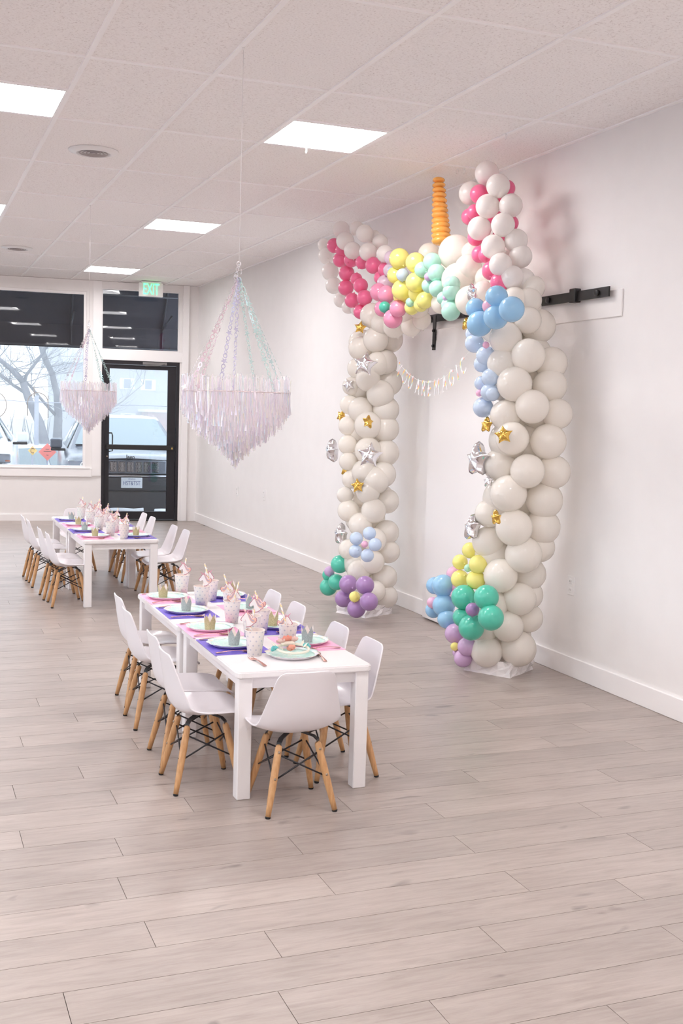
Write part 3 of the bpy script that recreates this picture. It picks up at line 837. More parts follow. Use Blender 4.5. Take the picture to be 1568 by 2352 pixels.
# ------------------------------------------------------------------ balloon arch: centre x, y, z, radius in metres
RIGHT_COLUMN = [
 [3.467,5.742,2.063,0.094],[3.238,5.72,1.979,0.088],[3.328,5.612,1.88,0.092],[3.497,5.634,1.846,0.088],[3.225,5.725,1.832,0.083],
 [3.249,5.618,1.716,0.094],[3.48,5.61,1.714,0.093],[3.323,5.535,1.59,0.091],[3.228,5.671,1.537,0.083],[3.502,5.552,1.553,0.083],
 [3.231,5.586,1.407,0.089],[3.448,5.549,1.394,0.097],[3.227,5.716,1.246,0.089],[3.308,5.532,1.224,0.092],[3.499,5.557,1.219,0.091],
 [3.237,5.614,1.089,0.1],[3.47,5.599,1.052,0.101],[3.202,5.771,0.961,0.077],[3.277,5.602,0.893,0.1],[3.481,5.622,0.894,0.097],
 [3.219,5.799,0.787,0.088],[3.355,5.614,0.733,0.101],[3.485,5.647,0.77,0.082],[3.252,5.69,0.602,0.094],[3.458,5.702,0.605,0.09],
 [3.376,5.671,0.462,0.092],[3.465,5.722,0.476,0.083],[3.474,5.726,0.336,0.083],[3.313,5.686,0.298,0.087],[3.226,5.774,0.133,0.088],
 [3.404,5.708,0.156,0.101],[3.235,5.744,0.418,0.087],[3.221,5.801,0.264,0.078],
]
LEFT_COLUMN = [
 [3.296,7.853,2.26,0.089],[3.245,7.952,2.018,0.086],[3.324,7.836,2.082,0.092],[3.404,7.835,1.916,0.089],[3.466,7.899,2.092,0.096],
 [3.24,7.989,1.867,0.073],[3.278,7.857,1.784,0.089],[3.202,8.0,1.73,0.067],[3.367,7.821,1.675,0.099],[3.19,8.002,1.587,0.07],
 [3.246,7.917,1.553,0.09],[3.467,7.891,1.768,0.097],[3.183,8.001,1.427,0.07],[3.284,7.844,1.436,0.099],[3.426,7.839,1.558,0.096],
 [3.431,7.84,1.413,0.096],[3.18,7.99,1.283,0.07],[3.284,7.827,1.245,0.096],[3.434,7.83,1.23,0.096],[3.183,7.977,1.154,0.067],
 [3.26,7.834,1.082,0.089],[3.403,7.798,1.066,0.093],[3.204,7.956,1.018,0.067],[3.337,7.783,1.023,0.099],[3.159,7.961,0.896,0.06],
 [3.183,7.94,0.777,0.08],[3.236,7.822,0.681,0.086],[3.456,7.835,0.859,0.09],[3.319,7.765,0.793,0.089],[3.454,7.812,0.62,0.09],
 [3.182,7.912,0.481,0.074],[3.465,7.792,0.474,0.084],[3.22,7.789,0.328,0.083],[3.44,7.785,0.276,0.09],[3.445,7.768,0.13,0.087],
 [3.328,7.718,0.182,0.079],[3.231,7.736,0.069,0.066],[3.281,7.796,0.933,0.086],[3.325,7.744,0.572,0.086],[3.309,7.734,0.407,0.086],
 [3.344,7.827,1.903,0.086],
]
RIGHT_BACK = [
 [3.447,5.852,0.2,0.105],[3.334,5.924,0.2,0.105],[3.402,5.896,0.37,0.105],[3.27,5.878,0.37,0.105],[3.453,5.819,0.54,0.105],
 [3.34,5.891,0.54,0.105],[3.405,5.839,0.71,0.105],[3.272,5.822,0.71,0.105],[3.453,5.744,0.88,0.105],[3.34,5.816,0.88,0.105],
 [3.405,5.769,1.05,0.105],[3.272,5.751,1.05,0.105],[3.453,5.688,1.22,0.105],[3.34,5.76,1.22,0.105],[3.405,5.723,1.39,0.105],
 [3.272,5.706,1.39,0.105],[3.453,5.687,1.56,0.105],[3.34,5.759,1.56,0.105],[3.405,5.79,1.73,0.105],[3.272,5.772,1.73,0.105],
 [3.453,5.778,1.9,0.105],[3.34,5.85,1.9,0.105],[3.405,5.912,2.07,0.105],[3.272,5.894,2.07,0.105],
]
LEFT_BACK = [
 [3.417,7.871,0.2,0.092],[3.304,7.943,0.2,0.092],[3.38,7.94,0.37,0.092],[3.247,7.922,0.37,0.092],[3.439,7.894,0.54,0.092],
 [3.326,7.966,0.54,0.092],[3.398,7.965,0.71,0.092],[3.265,7.947,0.71,0.092],[3.45,7.922,0.88,0.092],[3.337,7.994,0.88,0.092],
 [3.406,7.995,1.05,0.092],[3.273,7.977,1.05,0.092],[3.459,7.952,1.22,0.092],[3.346,8.024,1.22,0.092],[3.415,8.024,1.39,0.092],
 [3.282,8.007,1.39,0.092],[3.463,7.971,1.56,0.092],[3.35,8.043,1.56,0.092],[3.415,8.033,1.73,0.092],[3.282,8.015,1.73,0.092],
 [3.463,7.979,1.9,0.092],[3.35,8.051,1.9,0.092],[3.415,8.04,2.07,0.092],[3.282,8.023,2.07,0.092],
]
TOP = [
 [3.34,6.592,2.579,0.116],[3.36,7.038,2.623,0.078],[3.38,6.439,2.564,0.072],[3.26,6.396,2.382,0.104],[3.3,6.337,2.452,0.085],
 [3.22,6.15,2.229,0.09],[3.32,6.884,2.325,0.07],[3.3,6.7,2.26,0.069],[3.33,7.703,2.484,0.064],[3.28,6.094,2.281,0.066],
 [3.3,5.747,2.201,0.078],[3.38,5.721,2.204,0.076],[3.36,7.176,2.268,0.073],[3.36,7.378,2.24,0.069],[3.4,7.204,2.191,0.067],
 [3.4,7.376,2.159,0.075],[3.32,5.988,2.145,0.086],[3.36,5.687,2.088,0.078],[3.38,6.83,2.439,0.099],[3.4,7.283,2.455,0.086],
 [3.4,7.579,2.421,0.089],[3.36,7.639,2.328,0.083],[3.38,6.224,2.379,0.081],[3.4,6.093,2.341,0.074],[3.34,7.776,2.203,0.085],
 [3.38,7.631,2.17,0.084],[3.34,5.859,2.048,0.085],[3.42,5.741,2.283,0.068],[3.4,7.01,2.532,0.078],[3.4,5.746,2.17,0.071],
]
LEFT_EAR_WHITE = [
 [3.34,8.669,3.012,0.071],[3.24,8.318,2.869,0.072],[3.24,7.921,2.874,0.066],[3.34,8.331,2.975,0.058],[3.24,8.159,2.777,0.067],
 [3.24,7.841,2.726,0.068],[3.34,7.85,2.808,0.059],[3.24,7.52,2.674,0.063],[3.34,9.005,2.842,0.07],[3.34,8.901,2.7,0.073],
 [3.34,8.809,2.576,0.069],[3.34,8.624,2.443,0.064],[3.34,9.066,2.94,0.056],[3.34,8.281,2.337,0.048],[3.34,7.979,2.861,0.056],
 [3.34,8.46,2.374,0.056],
]
LEFT_EAR_PINK = [
 [3.27,8.64,2.877,0.06],[3.27,8.461,2.817,0.052],[3.27,8.493,2.745,0.059],[3.27,8.252,2.717,0.058],[3.27,8.021,2.674,0.053],
 [3.27,7.799,2.624,0.062],[3.27,7.567,2.57,0.057],[3.27,7.664,2.521,0.048],[3.27,8.344,2.625,0.062],[3.27,8.135,2.558,0.047],
 [3.27,8.351,2.512,0.062],[3.27,8.042,2.499,0.057],[3.27,8.213,2.401,0.058],[3.27,7.955,2.4,0.06],[3.27,8.026,2.3,0.057],
]
RIGHT_EAR_WHITE = [
 [3.36,6.253,3.021,0.075],[3.3,5.995,2.894,0.071],[3.38,6.5,2.943,0.075],[3.26,6.042,2.779,0.072],[3.36,5.939,2.776,0.07],
 [3.24,6.098,2.655,0.072],[3.28,5.882,2.648,0.07],[3.36,5.86,2.561,0.069],[3.24,5.92,2.524,0.071],[3.38,5.836,2.469,0.069],
 [3.24,5.82,2.409,0.068],[3.3,5.783,2.337,0.068],[3.38,5.79,2.33,0.066],[3.38,5.991,2.484,0.068],
]
RIGHT_EAR_PINK = [
 [3.3,6.228,2.885,0.059],[3.4,6.066,2.901,0.05],[3.36,6.461,2.789,0.053],[3.32,6.317,2.793,0.049],[3.42,6.036,2.692,0.047],
 [3.3,6.254,2.625,0.051],[3.3,6.189,2.517,0.053],[3.3,6.11,2.502,0.048],[3.27,5.982,2.393,0.057],[3.25,5.84,2.309,0.056],
 [3.38,6.154,2.849,0.058],[3.38,6.08,2.604,0.058],[3.36,6.027,2.52,0.058],[3.36,6.163,2.739,0.059],
]
FLOWERS = [
 ["pink","teal",[3.15,7.289,2.273,0.04],[[3.21,7.539,2.402,0.06],[3.18,7.334,2.366,0.058],[3.18,7.396,2.271,0.053],[3.18,7.125,2.25,0.054],[3.18,7.207,2.187,0.061]]],
 ["lilac_clear","pale_blue",[3.23,7.386,2.548,0.022],[[3.26,7.454,2.64,0.047],[3.26,7.47,2.553,0.044],[3.26,7.549,2.471,0.054]]],
 ["yellow","pale_blue",[3.15,7.002,2.466,0.043],[[3.18,7.129,2.59,0.065],[3.18,6.864,2.534,0.061],[3.18,7.186,2.484,0.054],[3.18,6.853,2.402,0.061],[3.18,7.068,2.372,0.065]]],
 ["yellow","mint",[3.19,6.948,2.281,0.032],[[3.22,7.153,2.341,0.057],[3.22,6.906,2.34,0.056],[3.22,6.786,2.281,0.052],[3.22,6.985,2.251,0.047],[3.22,6.845,2.257,0.044]]],
 ["mint","lilac",[3.17,6.638,2.418,0.028],[[3.2,6.653,2.517,0.054],[3.2,6.796,2.48,0.049],[3.2,6.583,2.438,0.053],[3.2,6.686,2.367,0.045],[3.2,6.562,2.336,0.05]]],
 ["mint","lilac",[3.11,6.257,2.247,0.019],[[3.14,6.24,2.329,0.048],[3.14,6.347,2.254,0.038],[3.14,6.237,2.284,0.051],[3.14,6.239,2.165,0.054],[3.14,6.271,2.205,0.043]]],
 ["blue","light_pink",[3.05,5.589,2.141,0.039],[[3.08,5.562,2.191,0.058],[3.08,5.389,2.11,0.064],[3.08,5.804,2.147,0.053],[3.08,5.561,2.081,0.064],[3.08,5.751,2.055,0.067]]],
 ["pale_blue","light_pink",[3.13,5.755,1.938,0.02],[[3.16,5.969,2.016,0.044],[3.16,5.954,1.959,0.052],[3.16,5.808,1.879,0.051],[3.16,5.846,1.833,0.046]]],
 ["pale_blue","light_pink",[3.13,5.814,1.662,0.02],[[3.16,5.74,1.752,0.048],[3.16,5.848,1.721,0.038],[3.16,5.744,1.667,0.048],[3.16,5.707,1.657,0.038],[3.16,5.815,1.579,0.054]]],
 ["pale_blue","light_pink",[3.09,7.376,0.587,0.025],[[3.12,7.365,0.667,0.044],[3.12,7.61,0.601,0.045],[3.12,7.255,0.598,0.043],[3.12,7.619,0.505,0.045],[3.12,7.392,0.502,0.044]]],
 ["teal","lilac",[3.11,8.123,0.283,0.041],[[3.14,7.98,0.358,0.064],[3.14,8.211,0.144,0.064],[3.14,8.043,0.208,0.058],[3.14,8.219,0.238,0.045]]],
 ["purple","yellow",[3.05,7.439,0.196,0.04],[[3.08,7.643,0.256,0.063],[3.08,7.321,0.298,0.061],[3.08,7.727,0.133,0.061],[3.08,7.24,0.192,0.06],[3.08,7.471,0.101,0.062]]],
 ["yellow","mint",[3.13,5.869,0.624,0.023],[[3.16,5.907,0.726,0.044],[3.16,6.029,0.638,0.043],[3.16,5.797,0.656,0.051],[3.16,6.021,0.534,0.051],[3.16,5.821,0.559,0.052]]],
 ["blue","light_pink",[3.09,6.244,0.354,0.036],[[3.15,6.343,0.445,0.05],[3.12,6.164,0.472,0.065],[3.12,6.145,0.351,0.065],[3.12,6.288,0.298,0.047],[3.12,6.097,0.274,0.054]]],
 ["light_pink","light_pink",[3.16,6.07,0.43,0.032],[[3.19,6.162,0.545,0.043],[3.19,6.12,0.47,0.041]]],
 ["teal","purple",[3.06,5.662,0.413,0.04],[[3.09,5.834,0.456,0.067],[3.09,5.558,0.501,0.065],[3.09,5.496,0.394,0.067],[3.09,5.722,0.294,0.069],[3.09,5.841,0.333,0.052]]],
 ["lilac","yellow",[3.1,5.941,0.136,0.026],[[3.13,6.005,0.202,0.056],[3.13,5.841,0.155,0.052],[3.13,5.885,0.074,0.05],[3.13,5.966,0.091,0.026]]],
]
STARS = [
 ["gold","f",3.2,7.853,2.167,0.052],["gold","t",3.18,8.135,1.498,0.054],["gold","t2",3.18,7.597,1.464,0.054],["gold","t",3.18,8.002,1.092,0.057],["gold","f",3.18,7.762,0.981,0.059],
 ["gold","e",3.18,7.969,0.906,0.05],["gold","f",3.12,5.491,1.427,0.056],["gold","e",3.14,5.728,1.479,0.05],["gold","e",3.12,5.536,0.959,0.047],["gold","e",3.2,6.146,2.086,0.042],
 ["silver","f",3.16,7.64,1.883,0.099],["silver","f",3.16,7.948,1.738,0.053],["silver","e",3.16,8.261,1.222,0.1],["silver","f",3.16,7.497,1.222,0.101],["silver","e",3.16,8.021,0.583,0.095],
 ["silver","e",3.12,5.774,1.275,0.109],["silver","t",3.14,5.68,1.156,0.038],["silver","e",3.12,5.816,0.872,0.085],["silver","e",3.08,5.859,2.242,0.053],
]
HORN = [
 [3.36,6.929,3.1,0.042],[3.36,6.923,3.065,0.045],[3.36,6.917,3.031,0.047],[3.36,6.911,2.997,0.049],[3.36,6.905,2.963,0.052],
 [3.36,6.899,2.928,0.054],[3.36,6.893,2.894,0.056],[3.36,6.886,2.86,0.059],[3.36,6.88,2.826,0.061],[3.36,6.874,2.792,0.063],
 [3.36,6.868,2.758,0.066],[3.36,6.862,2.724,0.066],[3.36,6.856,2.69,0.066],
]

# ------------------------------------------------------------------ tables
TH = 0.512
def build_table(name, label, x0, x1, y0, y1, group):
    t = thing(name, label, 'table', ((x0 + x1) / 2, (y0 + y1) / 2, 0), 0, group)
    hx, hy = (x1 - x0) / 2, (y1 - y0) / 2
    r = 0.028; out = []
    for cx, cy, a0 in ((hx - r, hy - r, 0), (-hx + r, hy - r, 90), (-hx + r, -hy + r, 180), (hx - r, -hy + r, 270)):
        for i in range(6):
            a = math.radians(a0 + 90 * i / 5); out.append((cx + r * math.cos(a), cy + r * math.sin(a)))
    bm = bmesh.new(); vs = [bm.verts.new((x, y, TH - 0.027)) for x, y in out]; fc = bm.faces.new(vs)
    ex = bmesh.ops.extrude_face_region(bm, geom=[fc]); up = [g for g in ex['geom'] if isinstance(g, bmesh.types.BMVert)]
    bmesh.ops.translate(bm, verts=up, vec=(0, 0, 0.027))
    es = [e for e in bm.edges if abs(e.verts[0].co.z - e.verts[1].co.z) < 1e-6]
    bmesh.ops.bevel(bm, geom=es, offset=0.005, segments=2, affect='EDGES')
    bmesh.ops.recalc_face_normals(bm, faces=bm.faces)
    me = bpy.data.meshes.new('tabletop'); bm.to_mesh(me); bm.free(); me.materials.append(M['table'])
    link('tabletop', me, t)
    lw = 0.056; ins = 0.012
    leg = MB().rbox(-lw / 2, lw / 2, -lw / 2, lw / 2, 0, TH - 0.027, 0.003, 1).mesh('leg', M['table'])
    for sx in (-1, 1):
        for sy in (-1, 1):
            link('leg', leg, t, (sx * (hx - ins - lw / 2), sy * (hy - ins - lw / 2), 0))
    za, zb = TH - 0.027 - 0.045, TH - 0.027
    xi, yi = hx - ins - lw, hy - ins - lw
    for s in (-1, 1):
        MB().box(-xi, xi, s * (hy - ins - 0.026) - 0.009, s * (hy - ins - 0.026) + 0.009, za, zb).obj('apron', M['table'], t)
        MB().box(s * (hx - ins - 0.026) - 0.009, s * (hx - ins - 0.026) + 0.009, -yi, yi, za, zb).obj('apron', M['table'], t)
    return t
G_T = 'low white children tables'
build_table('kids_table', 'low white table nearest the camera, set with the headband plate', 1.195, 1.765, 4.085, 5.035, G_T)
build_table('kids_table', 'low white table pushed against the far end of the nearest table', 1.183, 1.757, 5.042, 6.01, G_T)
build_table('kids_table', 'near half of the rear pair of low white tables', 1.255, 1.835, 8.455, 9.40, G_T)
build_table('kids_table', 'far half of the rear pair of low white tables, next to the shop window', 1.250, 1.832, 9.407, 10.36, G_T)

# ------------------------------------------------------------------ chair: moulded shell on dowel legs with crossed wire
def shell_mesh():
    ctl = [(0.174, 0.293, 0.112, 0.002), (0.166, 0.306, 0.140, 0.004), (0.140, 0.313, 0.158, 0.010), (0.075, 0.310, 0.168, 0.020), (0.0, 0.303, 0.170, 0.028), (-0.065, 0.304, 0.169, 0.036),
           (-0.112, 0.322, 0.167, 0.042), (-0.136, 0.362, 0.160, 0.044), (-0.147, 0.410, 0.149, 0.038), (-0.154, 0.456, 0.137, 0.029), (-0.159, 0.500, 0.125, 0.019), (-0.163, 0.532, 0.115, 0.012), (-0.165, 0.549, 0.104, 0.008), (-0.166, 0.558, 0.080, 0.006)]
    def cr(p0, p1, p2, p3, t):
        return tuple(0.5 * (2 * b_ + (c - a) * t + (2 * a - 5 * b_ + 4 * c - d_) * t * t + (3 * b_ - a - 3 * c + d_) * t ** 3) for a, b_, c, d_ in zip(p0, p1, p2, p3))
    prof = []
    for i in range(len(ctl) - 1):
        q = [ctl[max(0, i - 1)], ctl[i], ctl[i + 1], ctl[min(len(ctl) - 1, i + 2)]]
        for t in ((0, 0.5) if i else (0, 0.25, 0.5, 0.75)): prof.append(cr(*q, t))
    prof.append(ctl[-1])
    nv = 18; vs = []; fs = []; k = len(prof)
    for i, (y, z, w_, amt) in enumerate(prof):
        a, b_ = prof[max(0, i - 1)], prof[min(k - 1, i + 1)]
        tx, tz = b_[0] - a[0], b_[1] - a[1]; ln = math.hypot(tx, tz)
        ny, nz = tz / ln, -tx / ln
        if i < 3: ny, nz = 0.0, 1.0
        for j in range(nv + 1):
            u = math.sin(PI / 2 * (-1 + 2 * j / nv))
            e = abs(u) ** 2.4
            vs.append((u * w_, y + ny * amt * e, z + nz * amt * e))
    for i in range(k - 1):
        for j in range(nv):
            a = i * (nv + 1) + j
            fs.append((a, a + nv + 1, a + nv + 2, a + 1))
    me = bpy.data.meshes.new('seat_shell'); me.from_pydata(vs, [], fs); me.update()
    o = bpy.data.objects.new('seat_shell', me); COL.objects.link(o)
    m1 = o.modifiers.new('s', 'SOLIDIFY'); m1.thickness = 0.0065; m1.offset = 0
    m2 = o.modifiers.new('d', 'SUBSURF'); m2.levels = 1; m2.render_levels = 1
    dg = bpy.context.evaluated_depsgraph_get(); dg.update()
    res = bpy.data.meshes.new_from_object(o.evaluated_get(dg), depsgraph=dg)
    bpy.data.objects.remove(o)
    res.polygons.foreach_set('use_smooth', [True] * len(res.polygons))
    res.materials.clear(); res.materials.append(M['shell'])
    return res
FT, TP = 0.134, 0.078
def build_chair():
    t = thing('kids_chair', 'x', 'chair')
    link('seat_shell', shell_mesh(), t)
    ztop = 0.258
    for sx in (-1, 1):
        for sy in (-1, 1):
            top = Vector((sx * TP, sy * TP - 0.0, ztop)); ft = Vector((sx * FT, sy * FT, 0.006))
            ps = [top + (ft - top) * q for q in (-0.02, 0.0, 0.03, 0.3, 0.6, 0.85, 1.0)]
            leg = MB().tube(ps, [0.006, 0.0115, 0.0135, 0.0150, 0.0142, 0.0118, 0.0102], 12).obj('leg', M['beech'], t)
            MB().tube([ft + (top - ft) * 0.002, ft, Vector((ft.x, ft.y, 0.0))], [0.0108, 0.0108, 0.0098], 10).obj('foot_cap', M['rubber'], leg)
            d = (ft - top).normalized()
            nx = Vector((sx, 0, 0)); nx = (nx - d * nx.dot(d)).normalized()
            ny = Vector((0, sy, 0)); ny = (ny - d * ny.dot(d)).normalized()
            for q in (0.09, 0.47):
                for nn in (ny,):
                    p = top + (ft - top) * q + nn * 0.0125
                    MB().tube([p, p + nn * 0.0035], [0.0052, 0.0046], 10).obj('bolt', M['screw'], leg)
            # bent steel strap from the leg up to the shell
            b_ = MB()
            p0 = top + (ft - top) * 0.06; up = Vector((sx * (TP - 0.012), sy * (TP - 0.012), 0.283)); inn = Vector((sx * 0.03, sy * 0.03, 0.292))
            tn = Vector((-sy, sx, 0)).normalized() * 0.010
            th = Vector((0, 0, 0.0018)); pts = [p0, top + Vector((0, 0, 0.012)), up, inn]
            vs = []; fs = []
            for p in pts: vs += [p - tn + th, p + tn + th, p + tn - th, p - tn - th]
            for i in range(3):
                for j2 in range(4): fs.append((4 * i + j2, 4 * i + (j2 + 1) % 4, 4 * i + 4 + (j2 + 1) % 4, 4 * i + 4 + j2))
            fs += [(0, 1, 2, 3), (15, 14, 13, 12)]
            b_.add(vs, fs); b_.obj('seat_bracket', M['black_metal'], t)
    def on(sx, sy, q):
        return Vector((sx * (TP + (FT - TP) * q), sy * (TP + (FT - TP) * q), ztop + (0.006 - ztop) * q))
    for (a, b2) in (((-1, -1), (1, -1)), ((1, -1), (1, 1)), ((1, 1), (-1, 1)), ((-1, 1), (-1, -1))):
        w_ = MB()
        w_.tube([on(*a, 0.12), on(*b2, 0.50)], 0.0034, 6)
        w_.tube([on(*b2, 0.12), on(*a, 0.50)], 0.0034, 6)
        w_.obj('wire_brace', M['wire'], t)
    return t
chairs = [  # x, y, facing (rz turns +y front), label, group
    (1.400, 4.012, 0.0, 'white shell chair at the near end of the front table, its back to the camera'),
    (1.128, 4.355, -90, 'white shell chair nearest the camera on the left side of the front table'),
    (1.150, 4.705, -90, 'second white shell chair on the left side of the front table'),
    (1.150, 5.290, -90, 'third white shell chair on the left side of the front table'),
    (1.182, 5.700, -90, 'fourth white shell chair on the left side of the front table, farthest back'),
    (1.715, 4.342, 90, 'white shell chair nearest the camera on the right side of the front table'),
    (1.705, 4.704, 90, 'second white shell chair on the right side of the front table'),
    (1.700, 5.270, 90, 'third white shell chair on the right side of the front table'),
    (1.700, 5.660, 90, 'fourth white shell chair on the right side of the front table, farthest back'),
    (1.170, 8.640, -90, 'nearest white shell chair on the left side of the rear table'),
    (1.150, 9.000, -90, 'second white shell chair on the left side of the rear table'),
    (1.130, 9.640, -90, 'third white shell chair on the left side of the rear table'),
    (1.120, 10.020, -90, 'fourth white shell chair on the left side of the rear table, by the window'),
    (1.945, 8.700, 90, 'nearest white shell chair on the right side of the rear table'),
    (1.930, 9.060, 90, 'second white shell chair on the right side of the rear table'),
    (1.900, 9.780, 90, 'third white shell chair on the right side of the rear table'),
    (1.900, 10.150, 90, 'fourth white shell chair right of the rear table, next to the black door'),
    (1.520, 10.500, 180, 'white shell chair at the far end of the rear table, mostly hidden by cups'),
]
proto = build_chair()
for i, (x, y, a, lab) in enumerate(chairs):
    c = proto if i == 0 else dup(proto)
    c.location = (x, y, 0); c.rotation_euler = (0, 0, math.radians(a))
    tag(c, lab, 'chair', 'white shell chairs around the tables')

# ------------------------------------------------------------------ place settings
mat_me = {k: MB().box(-0.125, 0.125, -0.165, 0.165, 0, 0.0008).mesh('placemat', M[k + '_paper']) for k in ('pink', 'purple')}
P_R = 0.112
plate_core = MB().lathe([(0.0, 0.004), (0.086, 0.004), (0.094, 0.0085), (0.0945, 0.0105), (0.086, 0.0062), (0.0, 0.0062)], 40).mesh('plate_well', M['marble'])
# scalloped rim
rim = MB(); vs = []; fs = []; n = 72
for i, (r, z) in enumerate([(0.0935, 0.0098), (0.102, 0.0138), (P_R, 0.0170), (P_R, 0.0160), (0.102, 0.0124), (0.0935, 0.0080)]):
    for j_ in range(n):
        t = 2 * PI * j_ / n
        rr = r + (0.0035 * math.cos(12 * t) if r > 0.1 else 0)
        vs.append((rr * math.cos(t), rr * math.sin(t), z))
for i in range(5):
    for j_ in range(n):
        fs.append((i * n + j_, i * n + (j_ + 1) % n, (i + 1) * n + (j_ + 1) % n, (i + 1) * n + j_))
rim.add(vs, fs, True)
rim_me = rim.mesh('plate_rim', M['holo'])
under_me = MB().lathe([(0.0, 0.0), (0.084, 0.0), (0.0905, 0.0035), (0.102, 0.0105), (0.1095, 0.0145), (0.102, 0.0118), (0.089, 0.0040), (0.0, 0.0025)], 40).mesh('plate_underside', M['plate_under'])

def crown_mesh(m):
    mb = MB(); n = 50; r0, r1 = 0.0225, 0.027
    vs = []; fs = []
    for j_ in range(n):
        t = 2 * PI * j_ / n; ph = (j_ % 10) / 10
        zt = 0.038 + 0.034 * abs(1 - 2 * ph)
        for rr in (0.0, -0.0006):
            vs += [((r0 + rr) * math.cos(t), (r0 + rr) * math.sin(t), 0), ((r1 + rr) * math.cos(t), (r1 + rr) * math.sin(t), zt)]
    for j_ in range(n):
        a = 4 * j_; b_ = 4 * ((j_ + 1) % n)
        fs += [(a, b_, b_ + 1, a + 1), (a + 2, a + 3, b_ + 3, b_ + 2), (a + 1, b_ + 1, b_ + 3, a + 3), (a, a + 2, b_ + 2, b_)]
    mb.add(vs, fs, False)
    me = mb.mesh('crown', m); me.materials.append(M['card_cream'])
    for i, p in enumerate(me.polygons):
        if i % 4 == 1: p.material_index = 1
    return me
crown_me = {'gold': crown_mesh(M['gold_glitter']), 'silver': crown_mesh(M['silver_glitter'])}

CUP_H = 0.106
cup_me = MB().surf([(0.0285, 0.003), (0.0285, 0.0), (0.0292, 0.0), (0.0408, CUP_H)], 32).mesh('cup_wall', M['cup'])
cup_in = MB().surf([(0.0402, CUP_H), (0.0290, 0.006), (0.0, 0.006)], 32).mesh('cup_inside', M['card_cream'])
cup_rim = MB().tube([(0.0412 * math.cos(a), 0.0412 * math.sin(a), CUP_H) for a in [2 * PI * i / 32 for i in range(32)]], 0.0017, 6, closed=True).mesh('cup_rim', M['card_cream'])

def straw_mesh(): return MB().tube([(0, 0, 0), (0, 0, 0.195)], 0.0036, 8).mesh('straw_tube', M['straw'])
straw_me = straw_mesh()
# die-cut topper drawn in the x-z plane, nose to -x
OUT = [(-0.006, -0.034), (0.010, -0.032), (0.022, -0.024), (0.027, -0.017), (0.034, -0.014), (0.039, -0.004), (0.038, 0.006), (0.030, 0.011), (0.022, 0.008), (0.018, 0.016), (0.010, 0.024), (0.000, 0.030), (-0.006, 0.031), (-0.012, 0.027), (-0.018, 0.017), (-0.027, 0.006), (-0.030, -0.002), (-0.026, -0.008), (-0.019, -0.007), (-0.011, -0.001), (-0.007, -0.008), (-0.006, -0.020)]
def scale_o(o, s, dx=0, dz=0): 
    cx = sum(p[0] for p in o) / len(o); cz = sum(p[1] for p in o) / len(o)
    return [(cx + (x - cx) * s + dx, cz + (z - cz) * s + dz) for x, z in o]
RX = Matrix.Rotation(PI / 2, 4, 'X')
top_out = MB().prism(OUT, -0.0006, 0.0006, RX).mesh('topper_card', M['rose_outline'])
top_head = MB().prism(scale_o(OUT, 0.90), -0.0012, 0.0012, RX).mesh('topper_head', M['card_white'])
MANE = [(-0.004, 0.028), (0.004, 0.025), (0.011, 0.018), (0.016, 0.008), (0.022, 0.004), (0.030, 0.008), (0.036, 0.003), (0.036, -0.006), (0.030, -0.012), (0.020, -0.014), (0.010, -0.004), (0.004, 0.010)]
top_mane = MB().prism(MANE, -0.0016, 0.0016, RX).mesh('topper_mane', M['mane_peach'])
LOCK = [(0.000, 0.024), (0.006, 0.020), (0.012, 0.010), (0.018, 0.000), (0.026, -0.001), (0.030, -0.006), (0.022, -0.008), (0.014, -0.004), (0.007, 0.008)]
top_lock = MB().prism(LOCK, -0.0020, 0.0020, RX).mesh('topper_lock', M['mane_grey'])
HORN_P = [(-0.010, 0.026), (-0.005, 0.031), (-0.022, 0.044)]
EAR_P = [(-0.004, 0.030), (0.003, 0.028), (0.002, 0.040)]
top_horn = MB().prism(HORN_P, -0.0010, 0.0010, RX).mesh('topper_horn', M['mane_pink'])
top_ear = MB().prism(EAR_P, -0.0010, 0.0010, RX).mesh('topper_ear', M['mane_pink'])

